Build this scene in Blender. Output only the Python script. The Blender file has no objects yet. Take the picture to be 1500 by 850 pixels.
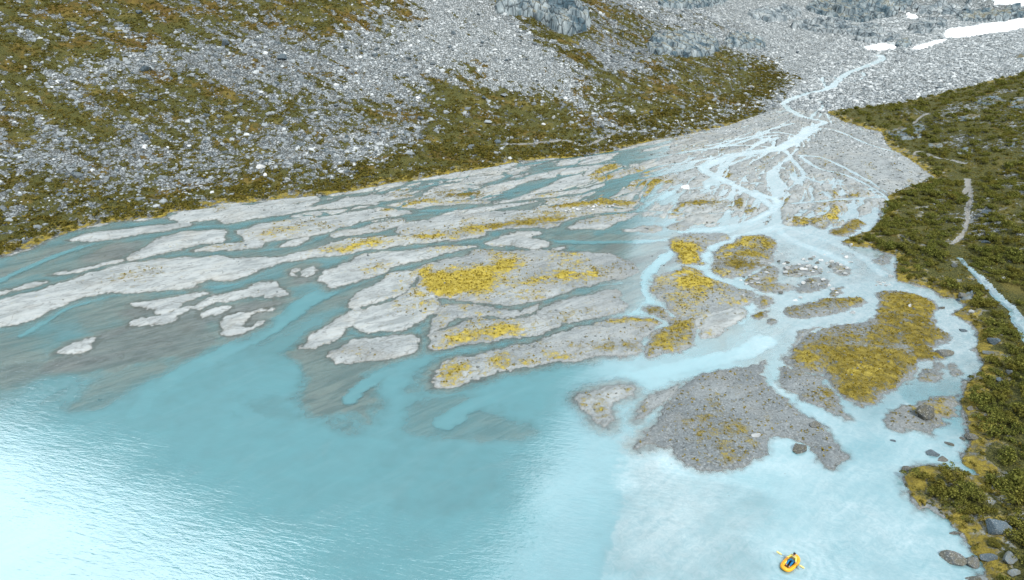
import bpy, math, time
import numpy as np

T0 = time.time()
rng = np.random.default_rng(7)
C = bpy.context.scene.collection
SC = bpy.context.scene
R_ = math.radians

# ------------------------------------------------------------------ camera
CAM_H, PITCH, FPX = 45.0, R_(27.0), 1013.0
cam = bpy.data.cameras.new('camera')
cam.sensor_width = 36.0
cam.lens = 36.0 * FPX / 1500.0
cam.clip_end = 5000
camo = bpy.data.objects.new('camera', cam)
camo.location = (0, 0, CAM_H)
camo.rotation_euler = (math.pi / 2 - PITCH, 0, 0)
C.objects.link(camo)
SC.camera = camo


# ------------------------------------------------------------------ noise
def _hash(ix, iy, seed):
    h = (ix.astype(np.int64) * 374761393 + iy.astype(np.int64) * 668265263 + seed * 1274126177) & 0xffffffff
    h = ((h ^ (h >> 13)) * 1274126177) & 0xffffffff
    return (h ^ (h >> 16)) & 0xffffffff


def noise2(x, y, seed=0):
    x0 = np.floor(x); y0 = np.floor(y)
    fx = (x - x0).astype(np.float32); fy = (y - y0).astype(np.float32)
    ix = x0.astype(np.int64); iy = y0.astype(np.int64)

    def g(dx, dy):
        a = _hash(ix + dx, iy + dy, seed).astype(np.float32) * np.float32(2 * math.pi / 4294967296.0)
        return np.cos(a) * (fx - dx) + np.sin(a) * (fy - dy)
    sx = fx * fx * fx * (fx * (fx * 6 - 15) + 10)
    sy = fy * fy * fy * (fy * (fy * 6 - 15) + 10)
    a = g(0, 0); b = g(1, 0); c = g(0, 1); d = g(1, 1)
    return ((a + (b - a) * sx) * (1 - sy) + (c + (d - c) * sx) * sy) * 1.5


def fbm(x, y, octaves=4, seed=0, gain=0.5):
    s = 0; a = 1.0; t = 0
    for o in range(octaves):
        s = s + a * noise2(x * 2 ** o + 17.3 * o, y * 2 ** o - 9.1 * o, seed + o)
        t += a; a *= gain
    return s / t * 1.6


def sstep(a, b, x):
    t = np.clip((x - a) / (b - a), 0, 1)
    return t * t * (3 - 2 * t)


# ------------------------------------------------------------------ base levels of the place
def base_level(x, y):
    """level of the water: lake flat, delta climbing gently, valley climbing more"""
    s = 0.55 * x + 0.83 * y
    return 0.010 * np.maximum(0, y - 80) + 0.045 * np.maximum(0, s - 215)


def ray(u, v):
    xc = np.asarray(u, float) - 750.0
    dn = np.asarray(v, float) - 425.0
    return xc, FPX * math.cos(PITCH) - dn * math.sin(PITCH), -(FPX * math.sin(PITCH) + dn * math.cos(PITCH))


def ground(u, v):
    """point on the water / delta level seen at a place of the photograph"""
    dx, dy, dz = ray(u, v)
    z = np.zeros_like(dx)
    for _ in range(14):
        t = (CAM_H - z) / (-dz)
        z = 0.5 * z + 0.5 * base_level(dx * t, dy * t)
    t = (CAM_H - z) / (-dz)
    return np.stack([dx * t, dy * t], -1)


def project(x, y, z):
    dz = z - CAM_H
    fwd = y * math.cos(PITCH) - dz * math.sin(PITCH)
    up = y * math.sin(PITCH) + dz * math.cos(PITCH)
    fwd = np.maximum(fwd, 0.1)
    return 750 + FPX * x / fwd, 425 - FPX * up / fwd


def smooth_closed(p, n=4):
    p = np.asarray(p, float)
    out = []
    t = np.linspace(0, 1, n, endpoint=False)[:, None]
    for i in range(len(p)):
        p0, p1, p2, p3 = p[i - 1], p[i], p[(i + 1) % len(p)], p[(i + 2) % len(p)]
        out.append(0.5 * (2 * p1 + (p2 - p0) * t + (2 * p0 - 5 * p1 + 4 * p2 - p3) * t ** 2 + (3 * p1 - p0 - 3 * p2 + p3) * t ** 3))
    return np.concatenate(out)


def smooth_open(p, n=5):
    p = np.asarray(p, float)
    q = np.vstack([2 * p[0] - p[1], p, 2 * p[-1] - p[-2]])
    t = np.linspace(0, 1, n, endpoint=False)[:, None]
    out = []
    for i in range(1, len(q) - 2):
        p0, p1, p2, p3 = q[i - 1], q[i], q[i + 1], q[i + 2]
        out.append(0.5 * (2 * p1 + (p2 - p0) * t + (2 * p0 - 5 * p1 + 4 * p2 - p3) * t ** 2 + (3 * p1 - p0 - 3 * p2 + p3) * t ** 3))
    out.append(p[-1:])
    return np.concatenate(out)


def seg_dist2(px, py, a, b):
    d = b - a
    l2 = max(float(d @ d), 1e-9)
    t = np.clip(((px - a[0]) * d[0] + (py - a[1]) * d[1]) / l2, 0, 1)
    ex = px - a[0] - t * d[0]; ey = py - a[1] - t * d[1]
    return ex * ex + ey * ey, t


def poly_sdf(px, py, poly):
    """metres to the outline, positive inside"""
    m = np.full(px.shape, 1e12, np.float32)
    ins = np.zeros(px.shape, bool)
    for i in range(len(poly)):
        a = poly[i]; b = poly[(i + 1) % len(poly)]
        d2, _ = seg_dist2(px, py, a, b)
        m = np.minimum(m, d2)
        c = (a[1] > py) != (b[1] > py)
        if abs(b[1] - a[1]) > 1e-9:
            ins ^= c & (px < (b[0] - a[0]) * (py - a[1]) / (b[1] - a[1]) + a[0])
    return np.where(ins, np.sqrt(m), -np.sqrt(m))


# ------------------------------------------------------------------ traced layout (places on the photograph, turned into metres)
def tile(ox, oy):
    return lambda *p: [(ox + a / 2.992, oy + b / 2.992) for a, b in p]


T1 = tile(0, 0); T2 = tile(500, 0); T3 = tile(1000, 0)
T4 = tile(0, 284); T5 = tile(500, 284); T6 = tile(1000, 284)
T10 = tile(850, 161); T7 = tile(0, 566); T8 = tile(500, 566); T9 = tile(1000, 566)
PX = lambda *p: list(p)

# sand and gravel bars: (outline, shade 0 pale sand .. 1 dark gravel, roughness of the edge)
BARS = [
    (T4((745,100),(800,80),(900,65),(980,50),(1100,48),(1300,53),(1370,63),(1300,85),(1150,105),(1050,122),(990,128),(960,115),(900,118),(830,122),(770,120)), .05),
    (T4((305,205),(370,178),(450,163),(560,152),(700,136),(800,128),(838,132),(800,148),(700,165),(600,180),(500,195),(430,207),(360,209)), .1),
    (T4((545,290),(620,240),(680,200),(760,178),(860,163),(950,157),(987,172),(992,200),(960,215),(870,225),(800,240),(700,262),(620,285),(580,293)), .05),
    (T4((215,352),(300,338),(400,318),(480,298),(545,284),(562,292),(470,312),(380,335),(300,353)), .15),
    (T4((-420,640),(-330,570),(-190,515),(-60,480),(0,466),(60,448),(180,418),(300,378),(400,343),(520,313),(650,293),(800,280),(950,274),(1050,280),(1200,276),(1350,250),(1440,218),(1520,200),(1620,190),(1766,180),(1896,175),(1996,188),(1980,204),(1850,215),(1750,230),(1600,246),(1496,264),(1400,277),(1300,292),(1190,312),(1120,342),(1040,372),(930,378),(880,392),(840,416),(740,421),(640,426),(530,433),(430,441),(330,466),(250,496),(180,536),(110,561),(50,576),(0,582),(-60,592),(-200,622),(-330,662)), .0),
    (T4((-190,486),(-110,450),(0,425),(60,410),(130,395),(197,391),(150,408),(60,431),(0,450),(-100,478)), .05),
    (T4((535,485),(600,470),(680,464),(760,454),(850,436),(912,434),(870,455),(810,482),(760,512),(700,530),(680,517),(690,506),(620,497)), .0),
    (T4((565,562),(650,541),(720,530),(770,507),(832,490),(800,525),(745,562),(700,562),(640,570),(600,580)), .05),
    (T4((850,497),(900,460),(960,440),(1050,420),(1130,394),(1200,391),(1250,414),(1270,440),(1220,452),(1170,456),(1150,446),(1080,455),(1020,471),(950,481),(890,501)), .0),
    (T4((868,532),(920,505),(1000,489),(1022,494),(960,521),(900,541)), .0),
    (T4((965,560),(1020,530),(1100,515),(1205,500),(1200,519),(1130,520),(1090,545),(1060,580),(1100,580),(1152,558),(1080,612),(1020,623),(978,615),(990,592),(963,580)), .0),
    (T4((256,696),(320,655),(380,631),(437,627),(420,655),(370,690),(310,706)), .0),
    (T4((1335,667),(1390,600),(1430,578),(1496,530),(1560,505),(1580,530),(1520,600),(1440,652),(1390,676),(1350,682)), .05),
    (T4((1040,165),(1120,140),(1220,122),(1350,108),(1496,92),(1600,85),(1680,92),(1600,120),(1496,148),(1400,178),(1280,195),(1180,208),(1140,235),(1000,247),(870,254),(858,242),(950,225),(1050,215),(1070,190)), .1),
    (T4((1228,231),(1270,205),(1350,189),(1342,210),(1280,229)), .05),
    (T4((1370,70),(1430,58),(1520,46),(1600,52),(1500,72),(1420,79)), .1),
    (T4((1392,376),(1420,345),(1496,312),(1556,280),(1606,262),(1746,254),(1846,240),(1976,228),(2078,224),(2086,235),(1996,251),(1916,271),(1846,296),(1796,301),(1726,321),(1676,351),(1596,376),(1536,391),(1496,402),(1460,413),(1420,396)), .05),
    (T4((1262,345),(1290,330),(1310,335),(1290,350),(1300,362),(1275,362)), .15),
    (T4((1315,348),(1340,328),(1372,320),(1376,340),(1350,360)), .15),
    # middle of the delta
    (T5((0,85),(100,74),(250,79),(310,84),(200,96),(100,106),(0,132),(-30,120)), .1),
    (T5((235,166),(250,140),(330,120),(450,105),(560,90),(700,75),(830,70),(900,55),(1000,40),(1150,24),(1300,38),(1315,55),(1270,75),(1150,90),(1050,100),(970,125),(940,145),(800,150),(700,155),(640,165),(630,185),(560,196),(470,206),(370,176),(280,180)), .2),
    (T5((90,150),(150,128),(272,109),(240,150),(150,166),(110,173),(0,187),(-40,180),(0,160)), .3),
    (T5((640,216),(700,190),(780,164),(850,164),(872,175),(830,190),(900,209),(917,225),(850,241),(790,236),(750,226),(680,229)), .05),
    (T5((915,242),(980,229),(962,247)), .0),
    (T5((30,491),(50,455),(130,400),(220,350),(332,331),(342,345),(320,385),(290,410),(250,450),(180,476),(100,491),(60,499)), .05),
    (T5((328,402),(340,330),(400,300),(500,280),(560,262),(600,245),(720,250),(900,248),(1020,258),(1150,260),(1240,285),(1290,320),(1300,345),(1250,368),(1180,380),(1080,400),(960,440),(850,470),(760,490),(640,480),(540,474),(480,469),(400,441),(350,412)), .3),
    (T5((55,582),(60,550),(120,500),(200,470),(280,440),(325,410),(400,446),(438,472),(428,495),(380,540),(320,580),(260,596),(150,606),(80,601)), .12),
    (T5((378,606),(420,510),(450,485),(540,480),(640,495),(760,515),(830,495),(872,479),(835,524),(720,544),(620,534),(520,544),(450,585)), .25),
    (T5((388,680),(385,630),(400,608),(460,592),(530,557),(620,546),(720,553),(830,532),(890,492),(1000,460),(1100,435),(1200,414),(1226,440),(1232,470),(1256,490),(1220,521),(1120,546),(1000,566),(930,591),(850,616),(700,641),(560,661),(460,676)), .3),
    (T5((398,822),(400,790),(430,750),(520,715),(650,690),(800,660),(900,640),(960,610),(1050,582),(1150,557),(1280,540),(1380,554),(1397,570),(1345,610),(1315,660),(1297,702),(1150,716),(1000,726),(850,751),(720,776),(600,806),(500,846),(430,851),(403,842)), .3),
    (T5((-60,700),(0,668),(60,642),(150,630),(270,621),(332,629),(346,660),(330,690),(260,711),(150,736),(60,746),(0,747),(-40,740)), .2),
    (T5((1338,712),(1345,640),(1385,592),(1432,570),(1392,543),(1332,512),(1358,490),(1410,499),(1460,540),(1560,548),(1500,690),(1420,702)), .45),
    (T5((1357,405),(1364,378),(1420,350),(1500,330),(1590,365),(1700,400),(1796,430),(1790,470),(1735,494),(1690,505),(1620,540),(1560,560),(1470,545),(1420,492),(1372,442)), .35),
    (T5((1000,150),(1050,120),(1160,85),(1305,88),(1200,130),(1150,156),(1070,151)), .2),
    (T5((1240,158),(1330,142),(1390,140),(1410,160),(1330,170),(1270,168)), .1),
    (T5((1430,150),(1496,120),(1560,125),(1500,156)), .1),
    (T5((0,24),(150,5),(330,8),(200,30),(100,45),(0,62),(-60,60)), .1),
    (T5((340,42),(560,28),(650,38),(450,50)), .2), (T5((680,34),(860,18),(910,8),(780,42)), .1),
    # right of the middle channel
    (T6((-60,210),(0,180),(100,174),(170,174),(197,195),(150,211),(112,230),(87,265),(82,290),(90,310),(0,305),(-30,280)), .4),
    (T6((-20,330),(40,320),(80,338),(110,375),(200,403),(300,432),(287,482),(230,496),(60,546),(0,545),(-60,480)), .35),
    (T6((60,546),(200,502),(272,510),(250,560),(180,602),(80,641),(62,590)), .1),
    (T6((0,560),(55,556),(66,600),(54,650),(0,682),(-60,700),(-80,640)), .5),
    (T6((138,262),(200,220),(290,184),(360,180),(402,210),(402,290),(380,312),(330,332),(250,367),(190,367),(133,342),(145,300)), .5),
    (T6((268,378),(330,345),(380,312),(420,335),(400,380),(340,420),(290,400)), .5),
    (T6((500,425),(530,375),(600,370),(640,395),(610,425),(540,437)), .55),
    (T6((640,300),(700,310),(735,345),(700,362),(660,340)), .55),
    (T6((440,340),(480,310),(560,315),(600,340),(540,362),(460,360)), .45),
    (T6((320,415),(380,395),(480,400),(485,425),(420,436),(350,430)), .4),
    (T6((640,430),(680,405),(710,412),(700,440),(655,450)), .4),
    (T6((441,515),(500,485),(600,469),(700,457),(772,454),(788,474),(772,500),(700,516),(600,536),(500,546),(455,541)), .55),
    (T6((323,462),(345,445),(390,455),(392,480),(350,502),(326,492)), .5),
    (T6((308,538),(370,509),(387,520),(340,552)), .6), (T6((360,566),(385,550),(408,560),(395,572)), .6),
    (T6((848,450),(860,435),(900,427),(980,433),(1080,458),(1117,490),(1092,530),(1122,580),(1167,622),(1160,652),(1105,682),(1150,705),(1120,728),(1040,735),(1022,770),(980,812),(940,846),(880,884),(800,934),(770,930),(720,894),(680,855),(660,845),(632,800),(625,750),(592,790),(500,772),(438,722),(470,690),(512,650),(560,610),(640,581),(730,570),(800,561),(862,520),(866,480)), .6),
    (T6((466,705),(497,640),(520,605),(600,578),(690,568),(620,584),(560,606),(510,648),(480,690)), .35),
    (T6((430,755),(520,780),(600,800),(640,860),(700,944),(742,990),(640,954),(540,904),(440,850),(425,800)), .55),
    (T6((410,122),(450,100),(540,104),(562,135),(480,142)), .5), (T6((552,122),(620,92),(690,104),(640,140),(620,157),(575,146)), .4),
    (T6((638,166),(700,140),(740,108),(784,118),(782,155),(720,182),(670,182)), .6),
    (T6((596,42),(700,10),(795,-4),(720,40),(650,50)), .4), (T6((-30,44),(100,30),(178,42),(80,57)), .6), (T6((258,78),(280,66),(304,74),(290,88)), .6),
    (T6((830,292),(900,272),(925,290),(870,312)), .5),
    (T6((1052,800),(1060,765),(1115,738),(1142,760),(1122,816),(1070,818)), .65), (T6((1160,762),(1185,744),(1206,756),(1214,785),(1188,798)), .65),
    (PX((930,656),(945,635),(965,605),(985,580),(1000,565),(1035,548),(1080,537),(1118,529),(1124,541),(1113,551),(1124,566),(1137,577),(1170,603),(1203,622),(1215,636),(1225,650),(1240,663),(1249,671),(1232,675),(1220,683),(1209,684),(1200,676),(1197,664),(1187,652),(1170,645),(1155,641),(1138,641),(1125,645),(1120,660),(1100,671),(1085,685),(1065,688),(1035,689),(1010,680),(995,665),(985,655),(960,652)), .62),
    (PX((928,612),(960,580),(1000,560),(985,578),(960,600),(940,616)), .4),
    (PX((849,585),(868,574),(894,565),(931,567),(933,577),(914,586),(898,596),(901,613),(891,626),(874,616),(858,603)), .35),
    (T9((905,145),(930,110),(1000,75),(1080,60),(1150,45),(1200,32),(1216,45),(1190,80),(1180,128),(1110,130),(1152,175),(1100,190),(1090,216),(1050,196),(1000,180),(920,186)), .65),
]
# drowned sand banks just under the water
SHOALS = [
    (T4((215,795),(235,700),(330,640),(500,570),(560,490),(700,470),(860,440),(1000,520),(960,600),(985,640),(900,690),(760,720),(620,760),(480,790),(300,806)), .95),
    (T4((930,580),(960,520),(1100,480),(1240,460),(1200,540),(1080,630),(960,640)), 1.),
    (T4((0,640),(100,610),(220,620),(200,760),(120,840),(0,850),(-100,760)), .55),
    (PX((425,520),(470,490),(520,490),(610,520),(575,545),(545,580),(562,600),(547,627),(500,617),(430,597),(445,560)), 1.),
    (T5((235,800),(300,765),(380,748),(430,750),(400,790),(395,842),(300,846),(260,832)), 1.),
    (T5((1000,380),(1150,310),(1290,270),(1400,240),(1460,300),(1400,360),(1330,430),(1300,500),(1240,500),(1210,420)), .75),
    (T5((930,190),(1200,180),(1420,200),(1450,260),(1300,330),(1100,260)), .6),
    (PX((600,600),(680,585),(740,600),(770,640),(720,660),(640,650),(590,635)), .8),
    (PX((330,600),(400,585),(440,600),(400,620),(340,620)), .5),
    (PX((560,640),(650,630),(760,660),(800,700),(700,760),(600,760),(540,720)), .35),
    (T6((380,180),(600,200),(800,230),(920,290),(930,380),(760,400),(500,440),(380,420),(400,300)), .55),
    (T4((1220,360),(1300,310),(1390,305),(1400,340),(1360,380),(1270,380)), .9),
    (T4((0,300),(120,250),(300,215),(330,240),(200,300),(60,350),(0,370)), .5),
    (T4((380,270),(450,225),(600,205),(620,230),(540,280),(420,290)), .9),
    (PX((905,700),(920,660),(1000,700),(1080,720),(1130,760),(1120,850),(1000,870),(890,870)), .55),
    (PX((160,545),(240,520),(270,530),(220,565),(150,600),(90,600)), .8),
]
# the deeper threads of the braid: (centre line, width in photo pixels, depth)
CHANNELS = [
    (T4((1440,430),(1350,470),(1230,560),(1150,610),(1050,660),(950,710),(800,790),(690,860),(600,960)), 26, .8),
    (T4((0,380),(150,310),(350,235),(600,177),(830,150),(1000,138),(1200,105),(1370,75),(1496,66)) + T5((120,50),(400,75),(650,50),(900,20),(1050,0)), 8, .5),
    (T4((-20,460),(100,405),(300,355),(600,295),(870,260),(1100,250),(1300,232),(1400,192),(1496,165)) + T5((120,120),(240,100),(420,85)), 6, .35),
    (T4((100,620),(300,500),(530,440),(840,425),(1050,388),(1180,330),(1300,296),(1496,272)) + T5((100,253),(350,224),(500,208),(620,193),(650,168),(780,155),(930,148),(990,122),(1100,92),(1270,80),(1330,50),(1400,20),(1440,0)), 8, .6),
    (T5((620,222),(520,248),(420,277),(300,312),(150,365),(0,412)) + T4((1440,430),), 11, .6),
    (T5((342,335),(318,392),(262,455),(150,500),(0,540)) + T4((1400,590),), 5, .25),
    (T5((445,482),(400,530),(335,592),(352,650),(372,690),(220,765),(100,840),(40,900)), 18, .6),
    (T5((0,640),(150,614),(330,592)), 6, .2),
    (T5((640,500),(540,478),(450,486)), 3, .2),
    (T5((378,600),(520,548),(620,539),(720,548),(830,527),(880,485),(960,450),(1080,412),(1220,390)), 4, .25),
    (T5((1460,250),(1380,310),(1340,360),(1340,420),(1355,470),(1300,520),(1200,548),(1050,577),(930,602),(850,622),(700,650),(550,676),(380,692)), 12, .6),
    (T5((1345,500),(1400,545),(1432,570),(1385,592),(1342,650),(1322,710)), 8, .4),
    (T6((400,150),(200,205),(120,240),(95,290),(100,340),(170,390),(280,425),(312,460),(300,500),(250,560)), 14, .5),
    (T6((0,165),(200,150),(330,110),(420,40),(330,0)), 16, .45),
    (PX((1289,80),(1291,87),(1267,97),(1241,107),(1231,115),(1214,129),(1180,137),(1154,147),(1150,155),(1167,167),(1187,174),(1207,179),(1190,187),(1174,200),(1150,214),(1134,219),(1100,224),(1067,230),(1043,240),(1027,246),(1040,254),(1060,264),(1087,277),(1117,292),(1135,310),(1138,330)), 8, .4),
    (PX((1190,187),(1174,200),(1150,214),(1134,219),(1100,224),(1067,230),(1043,240),(1029,247),(1042,256),(1062,265),(1087,277),(1117,292),(1135,310),(1140,335),(1160,352),(1210,372),(1240,385)), 14, .4),
    (T3((540,415),(560,440),(605,445),(612,470),(575,500),(560,520)), 4, .3), (T3((690,345),(650,335),(612,340),(620,365),(640,385)), 4, .3),
    (T3((730,315),(790,315),(780,345),(700,360)), 3, .3),
    (T3((420,655),(330,640),(200,640),(0,670)), 3, .3), (T3((520,690),(600,740),(720,770),(860,840)) + T6((900,40),(870,110)), 5, .3),
    (T3((520,600),(400,580),(250,610),(100,640)), 3, .3),
    (T10((870,110),(760,125),(640,160),(520,175),(380,200),(200,225),(0,245),(-200,262)), 3.5, .3),
    (T10((600,205),(480,230),(360,245),(220,290),(60,330),(0,345),(-200,370)), 4, .35),
    (T10((540,245),(440,265),(330,290),(160,320),(0,370)), 3.5, .3),
    (T10((640,320),(520,340),(420,355),(300,380),(220,440),(100,460),(0,480),(-150,500)), 4, .35),
    (T10((850,410),(700,440),(560,455),(400,450),(250,440),(120,425)), 4, .3),
    (T10((900,180),(940,230),(980,290),(920,340),(870,390)), 4, .3), (T10((960,200),(1060,210),(1150,250),(1260,310),(1340,360)), 3, .3),
    (T10((980,290),(1060,320),(1180,330),(1300,360)), 3, .25), (T10((760,200),(680,230),(620,255)), 2.5, .25), (T10((700,330),(800,320),(900,340)), 2.5, .25),
    (T10((930,410),(1060,400),(1200,390),(1330,380)), 6, .3), (T10((870,500),(980,540),(1100,580),(1240,650),(1320,720)), 9, .35),
    (T10((820,480),(700,520),(560,550),(300,575),(0,580),(-250,570)), 9, .4), (T10((1330,450),(1290,520),(1150,570)), 6, .3),
    (T10((760,125),(820,90),(930,60)), 2.5, .25), (T10((1000,80),(1120,90),(1260,150),(1400,190)), 2, .2), (T10((300,160),(150,185),(-60,215),(-300,250)), 3, .3),
    (PX((905,660),(912,620),(935,600),(965,575),(1000,556)), 8, .4),
    (PX((650,620),(700,590),(780,570),(860,560),(960,545),(1080,520),(1120,500)), 26, .7),
    (PX((330,640),(330,600),(300,580),(250,570)), 20, .6),
    (PX((380,760),(375,680),(375,620),(330,590),(270,570)), 22, .6),
]
# moss and grass on the bars: (outline, strength, 0 olive .. 1 bright yellow)
MOSS = [
    (T5((333,385),(345,325),(420,345),(560,335),(640,320),(700,300),(762,288),(785,320),(745,352),(702,357),(702,392),(660,432),(560,447),(480,469),(400,442)), 1.15, .85),
    (T5((750,405),(850,370),(980,345),(1045,328),(1035,357),(940,382),(860,412),(770,418)), .8, .8),
    (T5((760,435),(850,412),(835,442),(790,455)), .8, 1.), (T5((930,280),(990,265),(980,285)), .7, 1.),
    (T5((1080,370),(1090,325),(1150,350),(1140,372)), .8, .9), (T5((600,268),(760,262),(900,300),(780,300)), .35, .6),
    (T5((480,655),(540,610),(660,568),(770,575),(800,610),(740,638),(600,652)), .85, .95),
    (T5((400,845),(408,785),(470,755),(560,745),(540,800),(500,845),(430,852)), .8, .75),
    (T5((560,800),(720,755),(850,735),(985,705),(985,726),(850,752),(720,778),(600,808)), .7, .7),
    (T5((280,445),(325,410),(405,455),(345,510),(320,475)), .75, .9), (T5((230,470),(290,455),(270,480)), .7, 1.),
    (T5((-20,250),(0,238),(100,202),(172,203),(195,225),(100,242),(0,260)), 1.1, 1.), (T5((275,192),(350,180),(440,177),(485,195),(400,206),(300,203)), 1., .8),
    (T5((400,238),(580,224),(590,235),(460,252)), .8, 1.), (T5((120,320),(180,312),(190,330),(140,335)), .8, 1.),
    (T5((490,165),(540,145),(600,135),(650,150),(650,178),(560,190)), .7, .7), (T5((600,155),(760,118),(950,98),(1045,100),(935,138),(800,149),(640,165)), .85, .35),
    (T5((890,55),(1000,38),(1150,22),(1265,33),(1305,52),(1150,62),(1000,68),(920,78)), .9, .45), (T5((840,80),(980,75),(1050,95),(900,110)), .6, .5),
    (T5((1100,95),(1200,90),(1200,105),(1120,108)), .8, .6), (T5((1280,118),(1350,112),(1350,128),(1290,130)), .8, .3),
    (T6((-60,215),(60,218),(92,250),(82,312),(0,302),(-40,270)), 1., .85), (T6((-60,360),(110,368),(122,402),(60,422),(-20,405)), 1., .9),
    (T6((20,380),(130,420),(120,480),(40,450)), .5, .9), (T6((148,418),(205,440),(205,475),(165,445)), .8, 1.), (T6((250,470),(290,470),(280,495)), .8, .9), (T6((0,620),(55,615),(52,650),(0,675),(-60,690),(-60,640)), .8, .6),
    (T6((145,258),(200,220),(290,186),(335,190),(300,222),(222,252),(160,275)), .95, .85), (T6((145,330),(230,295),(345,308),(335,332),(240,345),(200,335)), .95, .15), (T6((330,190),(400,215),(400,290),(340,300),(250,290),(200,262),(300,225)), .6, .45), (T6((200,362),(262,350),(252,372)), 1.1, 1.), (T6((140,330),(180,330),(180,350)), 1., .9),
    (T6((615,98),(660,88),(690,112),(640,122)), 1.2, 1.), (T6((500,115),(560,120),(560,138),(510,136)), .9, .8), (T6((560,110),(610,100),(640,130),(590,140)), .8, .5),
    (T6((640,166),(700,142),(740,110),(784,118),(782,155),(720,182),(670,182)), .95, .25), (T6((600,40),(700,10),(795,-4),(700,42)), .8, .5), (T6((0,44),(100,30),(178,42),(80,57)), .9, .3),
    (T6((850,450),(900,427),(980,433),(1080,458),(1117,490),(1092,530),(1000,540),(900,520),(870,530)), .95, .35),
    (T6((960,560),(1092,530),(1122,580),(1167,622),(1160,652),(1105,682),(1150,705),(1120,728),(1040,735),(980,690),(930,640)), .9, .2),
    (T6((560,660),(700,660),(900,670),(1040,735),(1022,770),(980,812),(940,846),(880,884),(800,934),(770,930),(720,894),(680,855),(640,790),(625,740),(560,700)), 1.0, .28),
    (T6((850,540),(960,525),(1010,600),(945,700),(820,690),(760,640),(820,585)), .8, .2), (T6((560,625),(760,605),(800,680),(600,690)), .62, .22),
    (T6((640,760),(760,730),(880,750),(960,800),(900,850),(780,840),(700,820)), 1.05, .58),
    (T6((440,722),(470,700),(560,690),(625,745),(592,790),(500,772)), .8, .45), (T6((560,610),(640,582),(800,575),(900,600),(880,660),(700,655),(580,650)), .42, .25),
    (T6((441,515),(500,485),(600,469),(700,457),(772,454),(788,474),(772,500),(700,510),(640,500),(520,520)), .75, .3),
    (T6((323,462),(390,455),(392,480),(350,502)), .6, .5), (T6((308,538),(370,509),(387,520),(340,552)), .8, .2),
    (T6((360,400),(410,395),(400,418)), .9, .5),
    (T5((1362,390),(1420,350),(1500,328),(1530,350),(1470,375),(1430,387),(1395,417),(1370,410)), .95, .9), (T5((1385,455),(1420,450),(1500,465),(1560,500),(1540,540),(1450,510)), .7, .9),
    (T5((1335,512),(1360,490),(1410,499),(1412,522),(1382,542)), .95, .25), (T5((1100,565),(1150,557),(1280,540),(1385,554),(1355,592),(1310,570),(1200,572)), .6, .7),
    (T5((1345,640),(1385,600),(1470,560),(1560,560),(1496,688),(1420,702),(1340,712)), .7, .5),
    (T5((930,660),(1150,640),(1290,650),(1290,700),(1150,712),(1000,700)), .35, .3), (T5((720,590),(900,540),(1050,520),(1040,555),(900,590),(760,620)), .4, .4),
    (T2((1275,762),(1340,745),(1378,768),(1300,778)), 1., .45), (T2((1225,812),(1380,785),(1460,800),(1380,822),(1260,824)), 1., .5), (T5((270,15),(340,3),(350,18),(300,28)), 1.2, .1), (T5((440,8),(560,-6),(630,2),(600,14),(500,18)), 1.2, .1),
    (T5((300,40),(560,32),(560,44),(380,48)), .7, .6), (T5((120,158),(230,125),(272,112),(240,150),(150,166)), .5, .1), (T5((850,12),(910,6),(900,18)), .9, .6),
    (T4((1120,182),(1200,158),(1300,140),(1330,155),(1200,192)), .65, .75), (T4((1330,120),(1400,110),(1480,150),(1400,165)), .5, .35), (T4((540,370),(590,352),(670,350),(620,365)), .8, .35),
    (T4((1380,240),(1496,228),(1560,230),(1496,262),(1380,270)), .45, .8), (T4((880,240),(1000,228),(1060,225),(1000,244),(900,250)), .6, .4),
    (PX((930,656),(985,640),(1040,640),(1100,655),(1085,685),(1065,688),(1035,689),(1010,680),(995,665),(985,655)), .16, .4), (PX((985,600),(1060,590),(1120,610),(1100,650),(1000,645),(960,640)), .08, .3),
    (T9((1090,70),(1200,34),(1212,46),(1180,70),(1110,90)), .8, .5),
    (PX((860,594),(905,592),(905,596),(870,598)), .8, .4),
]
# banks and slopes
LEFT_TOE = PX((-160,410),(0,377),(50,364),(68,352),(100,342),(124,334),(167,326),(241,319),(249,312),(294,309),(318,300),(358,298),(401,294),(468,289),(500,284),(567,272),(634,261),(687,252),(721,246),(791,234),(851,231),(884,227),(931,214),(1000,200),(1067,186),(1144,158))
RIGHT_BANK = PX((1210,165),(1235,180),(1290,195),(1298,215),(1330,235),(1367,262),(1330,275),(1295,290),(1294,307),(1282,334),(1231,354),(1247,362),(1277,364),(1311,376),(1312,394),(1312,413),(1334,416),(1364,424),(1378,436),(1398,438),(1414,448),(1394,461),(1421,474),(1431,488),(1428,511),(1438,531),(1434,548),(1414,563),(1411,573),(1404,586),(1414,616),(1419,650),(1403,678),(1431,696),(1388,686),(1351,681),(1329,690),(1321,700),(1331,726),(1348,748),(1358,740),(1371,748),(1391,767),(1411,787),(1421,810),(1438,833),(1441,850),(1450,900),(1480,1000))


def G(pts):
    a = np.asarray(pts, float)
    return ground(a[:, 0], a[:, 1])


toe_w = np.vstack([G(LEFT_TOE), [(100, 240), (125, 290), (160, 340), (230, 390)]])
left_poly = np.vstack([toe_w, [(230, 900), (-900, 900), (-900, 60), (-250, 40)]])
rb = G(RIGHT_BANK)
right_poly = np.vstack([rb, [(95, -60), (400, -60), (400, 330), (240, 268), (168, 236), (118, 206)]])

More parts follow.
